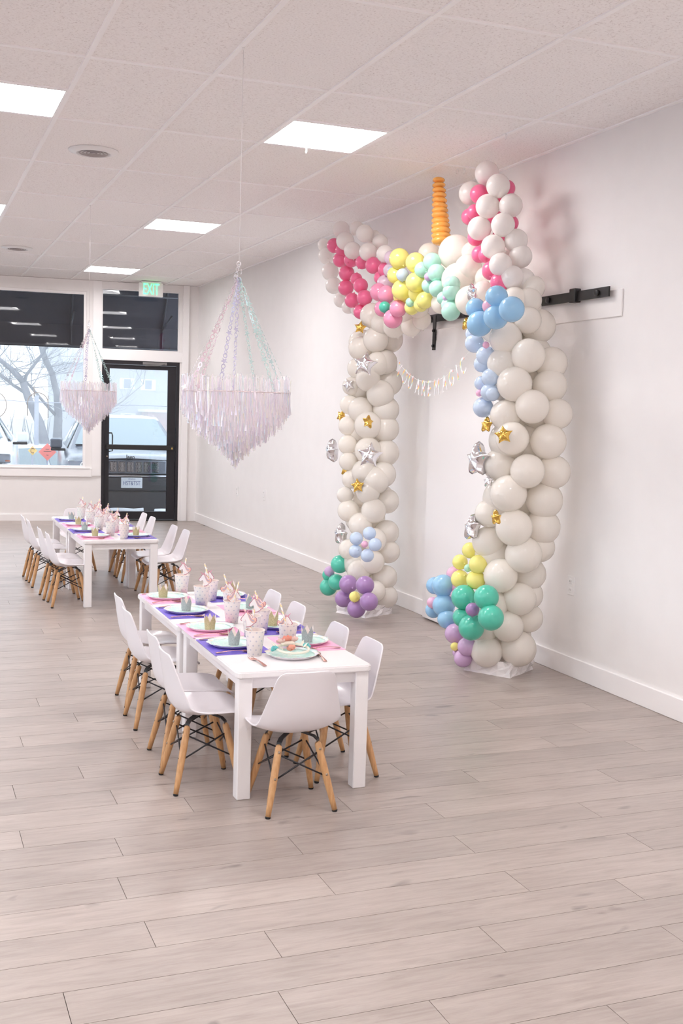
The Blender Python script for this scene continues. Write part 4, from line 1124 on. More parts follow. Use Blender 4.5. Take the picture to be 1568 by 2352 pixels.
def cutlery(kind):
    mb = MB()
    if kind == 'spoon':
        # along +x, handle end at 0
        pts = []
        sec = [(0.0, 0.0065), (0.01, 0.0075), (0.04, 0.0050), (0.08, 0.0030), (0.105, 0.0028), (0.115, 0.006), (0.125, 0.0125), (0.14, 0.0165), (0.155, 0.0145), (0.165, 0.008), (0.170, 0.002)]
        zc = [0.004, 0.005, 0.008, 0.010, 0.0085, 0.006, 0.0035, 0.002, 0.003, 0.006, 0.008]
        vs = []; fs = []
        for (x, w_), z in zip(sec, zc):
            dip = 0.004 if x > 0.118 and x < 0.166 else 0.0
            vs += [(x, -w_, z + dip), (x, 0, z), (x, w_, z + dip), (x, w_, z + dip - 0.0015), (x, 0, z - 0.0015), (x, -w_, z + dip - 0.0015)]
        for i in range(len(sec) - 1):
            for q in range(6):
                fs.append((6 * i + q, 6 * i + 6 + q, 6 * i + 6 + (q + 1) % 6, 6 * i + (q + 1) % 6))
        fs += [(0, 1, 2, 3, 4, 5), tuple(6 * (len(sec) - 1) + q for q in reversed(range(6)))]
        mb.add(vs, fs, True)
    else:
        sec = [(0.0, 0.0065), (0.01, 0.0075), (0.04, 0.0050), (0.08, 0.0030), (0.105, 0.0032), (0.113, 0.0095), (0.126, 0.0115)]
        zc = [0.004, 0.005, 0.008, 0.010, 0.0085, 0.0065, 0.0045]
        vs = []; fs = []
        for (x, w_), z in zip(sec, zc):
            vs += [(x, -w_, z), (x, w_, z), (x, w_, z - 0.0016), (x, -w_, z - 0.0016)]
        for i in range(len(sec) - 1):
            for q in range(4):
                fs.append((4 * i + q, 4 * i + 4 + q, 4 * i + 4 + (q + 1) % 4, 4 * i + (q + 1) % 4))
        fs += [(0, 1, 2, 3), tuple(4 * (len(sec) - 1) + q for q in reversed(range(4)))]
        mb.add(vs, fs, False)
        for q in range(4):
            yy = -0.0099 + q * 0.0066
            mb.tube([(0.125, yy, 0.0040), (0.145, yy, 0.0022), (0.160, yy, 0.0030), (0.172, yy, 0.0055)], [0.0016, 0.0015, 0.0014, 0.0008], 6)
    return mb.mesh(kind, M['rose_gold'])
cut_me = {'spoon': cutlery('spoon'), 'fork': cutlery('fork')}

def add_plate(x, y, z, label, group):
    t = thing('paper_plate', label, 'plate', (x, y, z), random.random() * 6, group)
    link('plate_underside', under_me, t); link('plate_well', plate_core, t); link('plate_rim', rim_me, t)
def add_cup(x, y, label, group, z=TH):
    t = thing('paper_cup', label, 'cup', (x, y, z), random.random() * 6, group)
    link('cup_wall', cup_me, t); link('cup_inside', cup_in, t); link('cup_rim', cup_rim, t)
def add_straw(x, y, lean_a, face, label, group, flip=1, top=0.135, z=TH, lean=16):
    # straw standing in the cup, leaning towards lean_a; topper faces direction `face`
    la = math.radians(lean_a); ln = math.radians(lean)
    t = thing('straw', label, 'straw', (x - 0.018 * math.cos(la), y - 0.018 * math.sin(la), z + 0.0075), 0, group)
    d = Vector((math.sin(ln) * math.cos(la), math.sin(ln) * math.sin(la), math.cos(ln)))
    q = Vector((0, 0, 1)).rotation_difference(d).to_euler()
    link('straw_tube', straw_me, t, (0, 0, 0), q)
    fa = math.radians(face)
    p = d * top + Vector((math.cos(fa), math.sin(fa), 0)) * 0.0060
    hd = link('topper_head', top_head, t, p, (0, 0, fa + PI / 2), (flip, 1, 1))
    for nm, me in (('topper_card', top_out), ('topper_mane', top_mane), ('topper_lock', top_lock), ('topper_horn', top_horn), ('topper_ear', top_ear)):
        link(nm, me, hd)
def add_flat(name, me, x, y, z, rz, label, cat, group):
    o = link(name, me, None, (x, y, z), (0, 0, math.radians(rz))); tag(o, label, cat, group); return o

ORD = ['first', 'second', 'third', 'fourth']
def setting(table, side, k, mat_c, crown_c, cx, cy, crown, cup, near):
    wh = '%s %s-side place setting on the %s table' % (ORD[k], side, table)
    g = 'on the %s table' % table
    s = 1 if side == 'left' else -1
    zt = TH + 0.0004
    add_flat('placemat', mat_me[mat_c], cx + s * -0.0, cy, zt, 0, '%s paper placemat, %s' % (mat_c, wh), 'placemat', 'placemats ' + g)
    zp = zt + 0.0012
    add_plate(cx + s * 0.002, cy + 0.015, zp, 'mint paper plate, %s' % wh, 'paper plates ' + g)
    add_flat('party_hat', crown_me[crown_c], crown[0], crown[1], zp + 0.0064, random.random() * 70, '%s glitter paper crown, %s' % (crown_c, wh), 'party hat', 'paper crowns ' + g)
    # spoon along the near edge, fork along the far edge of the placemat (mirrored on the other side)
    hx = cx - s * 0.112
    add_flat('spoon', cut_me['spoon'], hx, cy - 0.133, zp, (0 if s > 0 else 180) + random.uniform(-4, 4), 'rose gold spoon, %s' % wh, 'spoon', 'rose gold cutlery ' + g)
    add_flat('fork', cut_me['fork'], hx, cy + 0.146, zp, (0 if s > 0 else 180) + random.uniform(-3, 3), 'rose gold fork, %s' % wh, 'fork', 'rose gold cutlery ' + g)
    add_cup(cup[0], cup[1], 'dotted white paper cup, %s' % wh, 'paper cups ' + g, TH + 0.0016)
    add_straw(cup[0], cup[1], cup[2], cup[3], 'striped straw with unicorn topper, %s' % wh, 'straws ' + g, cup[4], cup[5] if len(cup) > 5 else 0.135, TH + 0.0016)

# front table: left side then right side, near to far; cup = x, y, lean direction, topper facing, flip
CAMDIR = 250
setting('front', 'left', 0, 'purple', 'silver', 1.316, 4.565, (1.316, 4.557), (1.430, 4.678, 30, 246, 1, 0.150), 1)
setting('front', 'left', 1, 'pink', 'gold', 1.314, 4.935, (1.301, 4.905), (1.452, 5.073, 15, 70, 1, 0.118), 1)
setting('front', 'left', 2, 'purple', 'silver', 1.312, 5.390, (1.309, 5.399), (1.420, 5.529, 30, 246, 1), 1)
setting('front', 'left', 3, 'pink', 'gold', 1.310, 5.810, (1.283, 5.813), (1.412, 5.930, 40, 246, 1), 1)
setting('front', 'right', 0, 'pink', 'silver', 1.638, 4.548, (1.645, 4.545), (1.528, 4.466, 170, 60, 1, 0.105), 1)
setting('front', 'right', 1, 'purple', 'gold', 1.636, 4.920, (1.612, 4.938), (1.516, 4.817, 200, 246, 1), 1)
setting('front', 'right', 2, 'pink', 'silver', 1.632, 5.400, (1.644, 5.405), (1.515, 5.317, 160, 70, 1, 0.118), 1)
setting('front', 'right', 3, 'purple', 'gold', 1.628, 5.805, (1.664, 5.833), (1.515, 5.707, 150, 60, 1, 0.118), 1)
# the end setting with the headband
add_plate(1.498, 4.318, TH + 0.0004, 'mint paper plate carrying the felt flower headband at the table end', 'paper plates on the front table')
add_flat('fork', cut_me['fork'], 1.332, 4.158, TH + 0.0004, 94, 'rose gold fork lying on bare table left of the headband plate', 'fork', 'rose gold cutlery on the front table')
add_flat('spoon', cut_me['spoon'], 1.594, 4.178, TH + 0.0004, 84, 'rose gold spoon lying on bare table right of the headband plate', 'spoon', 'rose gold cutlery on the front table')
add_cup(1.352, 4.372, 'dotted white paper cup beside the headband plate, closest to the camera', 'paper cups on the front table', TH + 0.0004)
add_straw(1.352, 4.372, 140, 246, 'striped straw with unicorn head topper leaning left from the closest cup', 'straws on the front table', 1, 0.150, TH + 0.0004, 20)

# headband
hb = thing('flower_headband', 'cream headband with coral and aqua felt flowers lying on the end plate', 'headband', (1.502, 4.323, TH + 0.0075), 0.1)
pts = []
for i in range(33):
    a = 2 * PI * i / 32
    pts.append((0.068 * math.cos(a), 0.062 * math.sin(a), 0.016 + 0.014 * (0.5 + 0.5 * math.sin(a))))
hbo = MB().tube(pts[:-1], 0.0055, 8, closed=True).obj('band', M['cream_felt'], hb)
MB().tube([(0.045 * math.cos(a), 0.058 * math.sin(a), 0.034) for a in [math.radians(50 + 80 * i / 8) for i in range(9)]], [0.006, 0.009, 0.011, 0.012, 0.012, 0.012, 0.011, 0.009, 0.006], 8).obj('band_pad', M['cream_felt'], hb)
def rosette(x, y, z, r, m, tilt=0.6, az=0.0):
    mb = MB()
    for ring_, (rr, nn, tl) in enumerate(((r * 0.55, 6, 0.7), (r * 0.26, 4, 1.1))):
        for q in range(nn):
            a = 2 * PI * q / nn + ring_ * 0.4
            T_ = Matrix.Rotation(a, 4, 'Z') @ Matrix.Translation((rr, 0, 0.004 + ring_ * 0.005)) @ Matrix.Rotation(-tl, 4, 'Y')
            mb.add([(r * 0.42 * math.cos(b_) , r * 0.40 * math.sin(b_), 0.0025 * math.cos(2 * b_)) for b_ in [2 * PI * k_ / 10 for k_ in range(10)]] + [(0, 0, -0.003)], [(k_, (k_ + 1) % 10, 10) for k_ in range(10)], True, T_)
    mb.ball((0, 0, 0.008), r * 0.22, 8, 6)
    o = mb.obj('felt_flower', m, hb); o.location = (x, y, z); o.rotation_euler = (-tilt, 0, az)
    return o
rosette(-0.002, 0.056, 0.046, 0.030, M['coral_felt'], 0.5)
rosette(-0.030, 0.052, 0.040, 0.024, M['blush_felt'], 0.5)
rosette(0.030, 0.056, 0.042, 0.026, M['blush_felt'], 0.5)
rosette(0.004, 0.018, 0.016, 0.024, M['coral_felt'], 0.8)
rosette(-0.074, 0.012, 0.020, 0.024, M['aqua_felt'], 0.6, 0.6)
rosette(0.072, 0.018, 0.020, 0.022, M['aqua_felt'], 0.6, -0.6)
for (lx_, ly_, an) in ((-0.055, 0.035, 2.2), (-0.062, 0.022, 2.5), (0.060, 0.042, 0.8), (0.048, 0.0, 0.2), (-0.05, -0.02, 3.5)):
    lf_ = MB().add([(0, 0, 0), (0.014, -0.007, 0.006), (0.032, 0, 0.010), (0.014, 0.007, 0.006), (0.015, 0, 0.002)], [(0, 1, 4), (1, 2, 4), (2, 3, 4), (3, 0, 4)], True).obj('felt_leaf', M['cream_felt'], hb)
    lf_.location = (lx_, ly_, 0.022); lf_.rotation_euler = (0, -0.4, an)

# rear table
FC = 248
setting('rear', 'left', 0, 'pink', 'gold', 1.378, 8.690, (1.379, 8.690), (1.512, 8.775, 60, FC, 1), 0)
setting('rear', 'left', 1, 'purple', 'silver', 1.376, 9.125, (1.366, 9.139), (1.495, 9.215, 60, FC, 1), 0)
setting('rear', 'left', 2, 'pink', 'gold', 1.376, 9.560, (1.377, 9.568), (1.495, 9.680, 70, FC, 1), 0)
setting('rear', 'left', 3, 'purple', 'silver', 1.376, 10.010, (1.378, 9.990), (1.480, 10.11, 60, FC, 1), 0)
setting('rear', 'right', 0, 'purple', 'gold', 1.705, 8.690, (1.703, 8.725), (1.578, 8.560, 40, FC + 180, 1), 0)
setting('rear', 'right', 1, 'pink', 'silver', 1.705, 9.125, (1.70, 9.14), (1.585, 9.010, 30, FC + 180, 1), 0)
setting('rear', 'right', 2, 'purple', 'gold', 1.705, 9.560, (1.70, 9.57), (1.585, 9.450, 40, FC + 180, 1), 0)
setting('rear', 'right', 3, 'pink', 'silver', 1.705, 10.010, (1.70, 10.0), (1.585, 9.900, 40, FC + 180, 1), 0)

# ------------------------------------------------------------------ balloon arch
arch = thing('balloon_arch', 'tall white unicorn balloon arch with pink ears, orange horn, balloon flowers and foil stars', 'balloon arch', (3.34, 6.85, 0))
AO = Vector((3.34, 6.85, 0))
def balloon_mesh(c):
    prof = [(0.0, -1.16), (0.075, -1.15), (0.06, -1.09), (0.10, -1.03)]
    for i in range(1, 15):
        t = PI * i / 15
        z = -math.cos(t) * (1.02 if t < PI / 2 else 0.99)
        prof.append((math.sin(t), z))
    prof.append((0.0, 0.99))
    return MB().surf(prof, 26).mesh('balloon', BALLOON[c])
bal_me = {c: balloon_mesh(c) for c in BALLOON}
ARX = {}
def axis_at(z, A):
    for (z0, x0, y0), (z1, x1, y1) in zip(A, A[1:]):
        if z <= z1:
            t = (z - z0) / (z1 - z0); return Vector((x0 + (x1 - x0) * t, y0 + (y1 - y0) * t, z))
    return Vector((A[-1][1], A[-1][2], z))
AX_R = [(-1.0, 3.34, 5.83), (0.0, 3.34, 5.83), (.5, 3.35, 5.79), (1.0, 3.35, 5.68), (1.45, 3.35, 5.62), (1.9, 3.35, 5.74), (2.3, 3.35, 5.92)]
AX_L = [(-1.0, 3.30, 7.82), (0.0, 3.30, 7.82), (.6, 3.34, 7.86), (1.4, 3.36, 7.93), (2.3, 3.36, 7.95)]
def balloon(c, p, toward, parent=arch, name='balloon', base=None):
    # the knot points to `toward` (the inside of the garland)
    pos = Vector(p[:3]); d = (pos - toward)
    if d.length < 1e-4: d = Vector((-1, 0, 0))
    rot = Vector((0, 0, 1)).rotation_difference(d.normalized()).to_euler()
    return link(name, bal_me[c], parent, pos - (base or AO), rot, (p[3],) * 3)
for tab in (RIGHT_COLUMN, RIGHT_BACK):
    for p in tab: balloon('white', p[:3] + [p[3] * 1.07], axis_at(p[2], AX_R))
for tab in (LEFT_COLUMN, LEFT_BACK):
    for p in tab: balloon('white', p[:3] + [p[3] * 1.07], axis_at(p[2], AX_L))
for p in TOP:
    balloon('white', p, Vector((3.42, p[1], p[2] - 0.1)))
def ear(tab_w, tab_p):
    allp = [Vector(p[:3]) for p in tab_w + tab_p]
    for c, tab in (('ear_white', tab_w), ('hot_pink', tab_p)):
        for p in tab:
            q = Vector(p[:3]); near = sorted(allp, key=lambda a: (a - q).length)[1:5]
            balloon(c, p, sum(near, Vector()) / len(near), name='ear_balloon')
ear(LEFT_EAR_WHITE, LEFT_EAR_PINK)
ear(RIGHT_EAR_WHITE, RIGHT_EAR_PINK)
# horn: rings twisted from a long balloon
h0 = Vector(HORN[0][:3]); h1 = Vector(HORN[-1][:3])
hr = link('horn', MB().tube([h1 - h0, (0, 0, 0)], [0.04, 0.022], 10).mesh('horn', M['horn_orange']), arch, h0 - AO)
tag(hr, 'orange twisted horn')
ring_me = MB().ball((0, 0, 0), 1, 22, 10, (1, 1, 0.46)).mesh('horn_ring', M['horn_orange'])
for i, p in enumerate(HORN):
    link('horn_ring', ring_me, hr, Vector(p[:3]) - h0, (random.uniform(-.09, .09), random.uniform(-.09, .09), 0), (p[3],) * 3)
# flowers
for c, cc, ce_, pets in FLOWERS:
    cp = Vector(ce_[:3])
    fo = link('flower', bal_me[cc], arch, cp - AO, None, (1, 1, 1))
    fo.data = bal_me[cc]
    fo.scale = (ce_[3],) * 3
    tag(fo, '%s balloon flower with %s centre' % (c.replace('_clear', '').replace('_', ' '), cc.replace('_', ' ')))
    inv = 1.0 / ce_[3]
    for p in pets:
        q = Vector(p[:3]); d = (q - cp - Vector((0.05, 0.0, 0)))
        rot = Vector((0, 0, 1)).rotation_difference(d.normalized()).to_euler()
        link('petal', bal_me[c], fo, (q - cp) * inv, rot, (p[3] * inv * 1.10,) * 3)
# foil stars: inflated five-point pillows
def star_mesh(m):
    mb = MB(); n = 10; R1, R2 = 1.0, 0.56
    outl = []
    for i in range(10):
        a = PI / 2 + i * PI / 5; r = R1 if i % 2 == 0 else R2
        outl.append((r * math.cos(a), r * math.sin(a)))
    K = 4
    pts = []
    for i in range(10):
        a, b_ = outl[i], outl[(i + 1) % 10]
        for k in range(K):
            t = k / K
            x, y = a[0] + (b_[0] - a[0]) * t, a[1] + (b_[1] - a[1]) * t
            pull = 1 - 0.06 * math.sin(PI * t)
            pts.append((x * pull, y * pull))
    nn = len(pts); RINGS = 7
    vs = []; fs = []
    for side in (1, -1):
        base = len(vs)
        for r in range(RINGS):
            s = 1 - r / RINGS
            for i, (x, y) in enumerate(pts):
                ph = i % (2 * K)
                tip = abs(1 - ph / K)            # 1 at tips, 0 at valleys
                e = 1 - s ** (2.0 + 1.2 * (1 - tip))
                hgt = 0.44 * math.sqrt(max(0, e)) * (1 - 0.16 * (1 - tip) * s)
                
                vs.append((x * s, y * s, side * hgt if r > 0 else 0.0))
        vs.append((0, 0, side * 0.44)); L = len(vs) - 1
        for r in range(RINGS - 1):
            for i in range(nn):
                q = (base + r * nn + i, base + r * nn + (i + 1) % nn, base + (r + 1) * nn + (i + 1) % nn, base + (r + 1) * nn + i)
                fs.append(q if side > 0 else q[::-1])
        for i in range(nn):
            q = (base + (RINGS - 1) * nn + i, base + (RINGS - 1) * nn + (i + 1) % nn, L)
            fs.append(q if side > 0 else q[::-1])
    mb.add(vs, fs, True)
    return mb.mesh('foil_star', m)
star_me = {c: star_mesh(FOIL[c]) for c in FOIL}
view = Vector((0.42, 0.90, -0.02)).normalized(); side_v = Vector((0.90, -0.42, 0)).normalized()
rs = random.Random(3)
for c, mode, x, y, z, r in STARS:
    ang = {'f': 12, 't': 48, 't2': -40, 'e': 66}[mode] + rs.uniform(-8, 8)
    a = math.radians(ang)
    nrm = (-view * math.cos(a) - side_v * math.sin(a) * (1 if mode != 't2' else 1)).normalized()
    nrm.z += rs.uniform(-0.1, 0.25); nrm.normalize()
    q = nrm.to_track_quat('Z', 'Y')
    spin = rs.uniform(-0.5, 0.5) if mode != 'e' else rs.uniform(-0.15, 0.15)
    rot = (q.to_matrix() @ Matrix.Rotation(spin, 3, 'Z')).to_euler()
    so = link('foil_star', star_me[c], arch, Vector((x, y, z)) - AO, rot, (r, r, r * 1.05))
    tag(so, c + ' foil star balloon')
# wrapped bases
def base_cover(cx, cy, rz, s, h):
    mb = MB(); n = 7; R_ = random.Random(int(cx * 100 + cy * 1000)); vs = []; fs = []
    ring = []
    for e in range(4):
        for k in range(n): ring.append((e, k / n))
    def sq(e, t, hs):
        a = [(-1, -1), (1, -1), (1, 1), (-1, 1)]
        p, q = a[e], a[(e + 1) % 4]
        return Vector(((p[0] + (q[0] - p[0]) * t) * hs, (p[1] + (q[1] - p[1]) * t) * hs, 0))
    levels = [(0.0, 1.03), (0.25, 1.0), (0.6, 1.0), (0.92, 0.98), (1.0, 0.90), (1.05, 0.6), (1.1, 0.25)]
    for li, (zz, sc) in enumerate(levels):
        for (e, t) in ring:
            p = sq(e, t, s * sc); j = 0.012 if 0 < li < 6 else 0.004
            vs.append((p.x + R_.uniform(-j, j), p.y + R_.uniform(-j, j), zz * h + (R_.uniform(-0.012, 0.012) if li > 0 else 0)))
    nn = len(ring)
    for li in range(len(levels) - 1):
        for i in range(nn):
            fs.append((li * nn + i, li * nn + (i + 1) % nn, (li + 1) * nn + (i + 1) % nn, (li + 1) * nn + i))
    fs.append(tuple((len(levels) - 1) * nn + i for i in range(nn)))
    mb.add(vs, fs, False)
    o = mb.obj('base_cover', M['plastic_wrap'], arch); o.location = Vector((cx, cy, 0)) - AO; o.rotation_euler = (0, 0, rz)
    return o
base_cover(3.355, 5.845, math.radians(33), 0.150, 0.075)
base_cover(3.285, 7.810, math.radians(25), 0.150, 0.075)
# ------------------------------------------------------------------ letter banner between the columns
bn = thing('letter_banner', 'rainbow striped letter banner strung across the balloon arch', 'banner', (3.34, 7.46, 1.86))
words = [('Y', 0.035), ('O', .135), ('U', .235), ('A', .36), ('R', .455), ('E', .545), ('M', .66), ('A', .775), ('G', .875), ('I', .955), ('C', 1.03)]
Lb = 1.10
def sag(t): return -0.17 * (1 - (2 * t - 1) ** 2) + 0.02 * t
MB().tube([(0, -Lb * i / 24, sag(i / 24) + 0.05) for i in range(25)], 0.0016, 5).obj('string', M['line'], bn)
for ch, s in words:
    t = s / Lb
    slope = (sag(t + 0.01) - sag(t - 0.01)) / (0.02 * Lb)
    me = text_mesh(ch, 0.155, 0.0012, bold=0.0); me.materials.append(M['rainbow'])
    # local x -> -Y world, local y -> Z world, face to -X
    rot = Matrix(((0, 0, -1), (-1, 0, 0), (0, 1, 0))).to_4x4() @ Matrix.Rotation(math.atan(slope), 4, 'Z')
    link('letter', me, bn, (-0.002, -s, sag(t)), rot.to_euler(), (0.74, 1, 1))

# ------------------------------------------------------------------ iridescent fringe chandeliers
def ring_shape(mb, c, u, v, rx, ry, w_, n=10, a=0.0):
    # flat ring lying in the plane of u, v
    vs = []; fs = []
    for i in range(n):
        t = 2 * PI * i / n
        for k in (1.0, 1.0 - w_):
            vs.append(c + u * (rx * k * math.cos(t)) + v * (ry * k * math.sin(t)))
    for i in range(n):
        j_ = (i + 1) % n
        fs.append((2 * i, 2 * j_, 2 * j_ + 1, 2 * i + 1))
    mb.add(vs, fs, False, a=a)
def star_shape(mb, c, u, v, r):
    vs = [c]; fs = []
    for i in range(10):
        t = PI / 2 + i * PI / 5; q = r if i % 2 == 0 else r * 0.45
        vs.append(c + u * (q * math.cos(t)) + v * (q * math.sin(t)))
    for i in range(10): fs.append((0, 1 + i, 1 + (i + 1) % 10))
    mb.add(vs, fs)
def chandelier(x, y, z_ring, z_top, z_tip, R0, label, seed):
    rr = random.Random(seed)
    t = thing('fringe_chandelier', label, 'chandelier', (x, y, H), 0, 'iridescent fringe chandeliers')
    zr, zt, zp = z_ring - H, z_top - H, z_tip - H
    MB().tube([(0, 0, 0), (0, 0, zt)], 0.0017, 5).obj('hanging_line', M['line'], t)
    MB().lathe([(0.007, 0.0), (0.007, -0.006), (0.002, -0.016)], 8).obj('ceiling_clip', M['white_plastic'], t)
    MB().tube([(R0 * math.cos(a), R0 * math.sin(a), zr) for a in [2 * PI * i / 48 for i in range(48)]], 0.0028, 6, closed=True).obj('hoop', mat('rose_hoop', (0.80, 0.70, 0.71), 0.3, 0.4), t)
    kn = MB()
    for i in range(9):
        c = Vector((rr.uniform(-.012, .012), rr.uniform(-.012, .012), zt - 0.012 * i)); a = rr.uniform(0, PI)
        ring_shape(kn, c, Vector((math.cos(a), math.sin(a), 0)), Vector((0, 0, 1)), 0.011, 0.013, 0.35)
    kn.obj('chain_knot', CHAIN[3], t)
    nch = 9
    for k in range(nch):
        a = 2 * PI * (k + 0.3) / nch + rr.uniform(-0.1, 0.1)
        e = Vector((R0 * math.cos(a), R0 * math.sin(a), zr + 0.01)); s = Vector((0, 0, zt - 0.06))
        d = (e - s); L = d.length; d.normalize()
        tw0 = rr.uniform(0, PI); tw = rr.uniform(-3, 3)
        mb = MB(); pos = 0.0; i = 0
        while pos < L:
            kind = i % 6
            ln = [0.026, 0.015, 0.034, 0.015, 0.024, 0.030][kind]
            c = s + d * (pos + ln / 2)
            th = tw0 + tw * pos / L
            u0 = d.cross(Vector((0, 0, 1)));
            if u0.length < 1e-3: u0 = Vector((1, 0, 0))
            u0.normalize(); w0 = d.cross(u0)
            u = u0 * math.cos(th) + w0 * math.sin(th)
            if kind == 5: star_shape(mb, c, u, d, 0.018)
            else: ring_shape(mb, c, u, d, 0.0085 if ln < 0.02 else 0.0110, ln / 2 + 0.001, 0.42)
            pos += ln; i += 1
        mb.obj('film_chain', CHAIN[2 if math.cos(a) > 0.15 else (1 if math.cos(a) > -0.45 else (0 if k % 2 else 3))], t)
    # fringe: strips hang from tier rings; their lower ends follow a pointed bowl outline
    k_ = R0 / 0.246; dz = (z_ring - z_tip) / 0.351
    env = [(0.0, -0.351), (0.02, -0.325), (0.055, -0.290), (0.105, -0.250), (0.15, -0.215), (0.18, -0.188), (0.215, -0.15), (0.246, -0.095), (0.27, -0.06)]
    def bowl(r):
        r = r / k_
        for (r0, z0), (r1, z1) in zip(env, env[1:]):
            if r <= r1: return (z0 + (z1 - z0) * (r - r0) / (r1 - r0)) * dz
        return env[-1][1] * dz
    tiers = [(1.0, 0.068, 0.17, 250), (0.995, 0.0, 0, 230), (0.93, None, 0.12, 200), (0.83, None, 0.12, 190), (0.72, None, 0.11, 180), (0.60, None, 0.11, 150), (0.48, None, 0.10, 130), (0.36, None, 0.10, 110), (0.25, None, 0.09, 80), (0.15, None, 0.09, 60), (0.06, None, 0.09, 36), (0.015, None, 0.08, 14)]
    for (fr_, top, ln, cnt) in tiers:
        mb = MB()
        for q in range(cnt):
            a = 2 * PI * q / cnt + rr.uniform(-0.02, 0.02)
            rad = R0 * fr_ + rr.uniform(-0.010, 0.006) * (0.3 + 0.7 * fr_)
            zb = bowl(abs(rad)) + rr.uniform(-0.012, 0.014)
            z0 = (top if top is not None else zb + ln) + rr.uniform(-0.012, 0.012)
            if top is not None and top > 0: zb = z0 - ln * rr.uniform(0.7, 1.05)
            w_ = rr.uniform(0.0018, 0.0042)
            yaw = a + PI / 2 + rr.uniform(-1.0, 1.0)
            u = Vector((math.cos(yaw), math.sin(yaw), 0)); c = Vector((rad * math.cos(a), rad * math.sin(a), zr + z0))
            bot = Vector((rr.uniform(-.007, .007), rr.uniform(-.007, .007), zb - z0)); mid = bot * 0.5 + Vector((rr.uniform(-.005, .005), rr.uniform(-.005, .005), 0))
            u2 = Vector((math.cos(yaw + rr.uniform(-.7, .7)), math.sin(yaw + 0.5), 0)); u3 = Vector((math.cos(yaw + rr.uniform(-.5, .9)), math.sin(yaw - 0.3), 0))
            vs = [c - u * w_, c + u * w_, c + mid + u2 * w_, c + mid - u2 * w_, c + bot + u3 * w_, c + bot - u3 * w_]
            mb.add(vs, [(0, 1, 2, 3), (3, 2, 4, 5)], False, a=rr.random())
        o = mb.obj('fringe_tier', M['fringe'], t, attr=True); o['kind'] = 'stuff'
    return t
chandelier(1.438, 5.022, 1.605, 2.19, 1.254, 0.246, 'iridescent fringe chandelier hanging over the front table', 11)
chandelier(1.430, 9.402, 1.645, 2.21, 1.289, 0.222, 'iridescent fringe chandelier hanging over the rear table in front of the window', 12)

# ------------------------------------------------------------------ street outside
g = MB().box(-60, 80, YF + T, 140, GROUND - 0.1, GROUND).box(-60, XL - 0.13, -20, YF + T, GROUND - 0.1, GROUND).obj('ground', M['asphalt']); tag(g, 'wet asphalt parking lot outside', 'ground', kind='structure')
s = MB().box(-8, 12, YF + T, YF + 0.75, GROUND, -0.03).obj('sidewalk', M['concrete']); tag(s, 'pale concrete sidewalk strip outside the door', 'sidewalk', kind='structure'); to_front(s)
aw = thing('awning', 'dark sloping awning over the shop front', 'awning', (XL, YF + T, 0)); to_front(aw)
AWL = XW - XL + 1.5
MB().add([(0, 0, 3.55), (AWL, 0, 3.55), (AWL, 1.15, 2.66), (0, 1.15, 2.66), (0, 0, 3.56), (AWL, 0, 3.56), (AWL, 1.16, 2.67), (0, 1.16, 2.67)], [(0, 3, 2, 1), (4, 5, 6, 7), (0, 1, 5, 4), (1, 2, 6, 5), (2, 3, 7, 6), (3, 0, 4, 7)]).obj('sloped_cloth', M['awning'], aw)
MB().box(0, AWL, 1.15, 1.16, 2.335, 2.67).obj('valance', M['awning'], aw)
for i in range(8):
    xx = 0.35 + i * 1.28
    r_ = MB().tube([(xx, 0.02, 3.50), (xx, 1.12, 2.64)], 0.016, 6); r_.tube([(xx, 1.13, 2.66), (xx, 1.13, 2.36)], 0.014, 6); r_.tube([(xx, 0.02, 2.75), (xx, 1.12, 2.64)], 0.014, 6)
    r_.obj('rib', M['awning_rib'], aw)
MB().tube([(0, 0.55, 3.05), (AWL, 0.55, 3.05)], 0.014, 6).obj('crossbar', M['awning_rib'], aw)
MB().tube([(0, 1.12, 2.36), (AWL, 1.12, 2.36)], 0.014, 6).obj('crossbar', M['awning_rib'], aw)
# snow ridges left along the sidewalk
def ridge(x0, x1, label):
    mb = MB(); n = 16; vs = []; fs = []
    R_ = random.Random(int(x0 * 50))
    for i in range(n + 1):
        x = x0 + (x1 - x0) * i / n; h_ = 0.150 + R_.uniform(-0.008, 0.010)
        vs += [(x, YF + 0.50, -0.03), (x, YF + 0.51, -0.03 + h_ * 0.8), (x, YF + 0.55, -0.03 + h_), (x, YF + 0.64, -0.03 + h_ * 0.9), (x, YF + 0.72, -0.03)]
    for i in range(n):
        for q in range(4): fs.append((5 * i + q, 5 * i + 5 + q, 5 * i + 6 + q, 5 * i + 1 + q))
    fs += [(0, 1, 2, 3, 4), tuple(5 * n + q for q in (4, 3, 2, 1, 0))]
    mb.add(vs, fs); o = mb.obj('snow_ridge', M['snow']); tag(o, label, 'snow', 'snow ridges on the sidewalk'); to_front(o)
ridge(0.9, 3.055, 'long white snow ridge behind the bottom of the door glass')
ridge(3.215, 4.6, 'short white snow ridge at the lower right corner of the door glass')

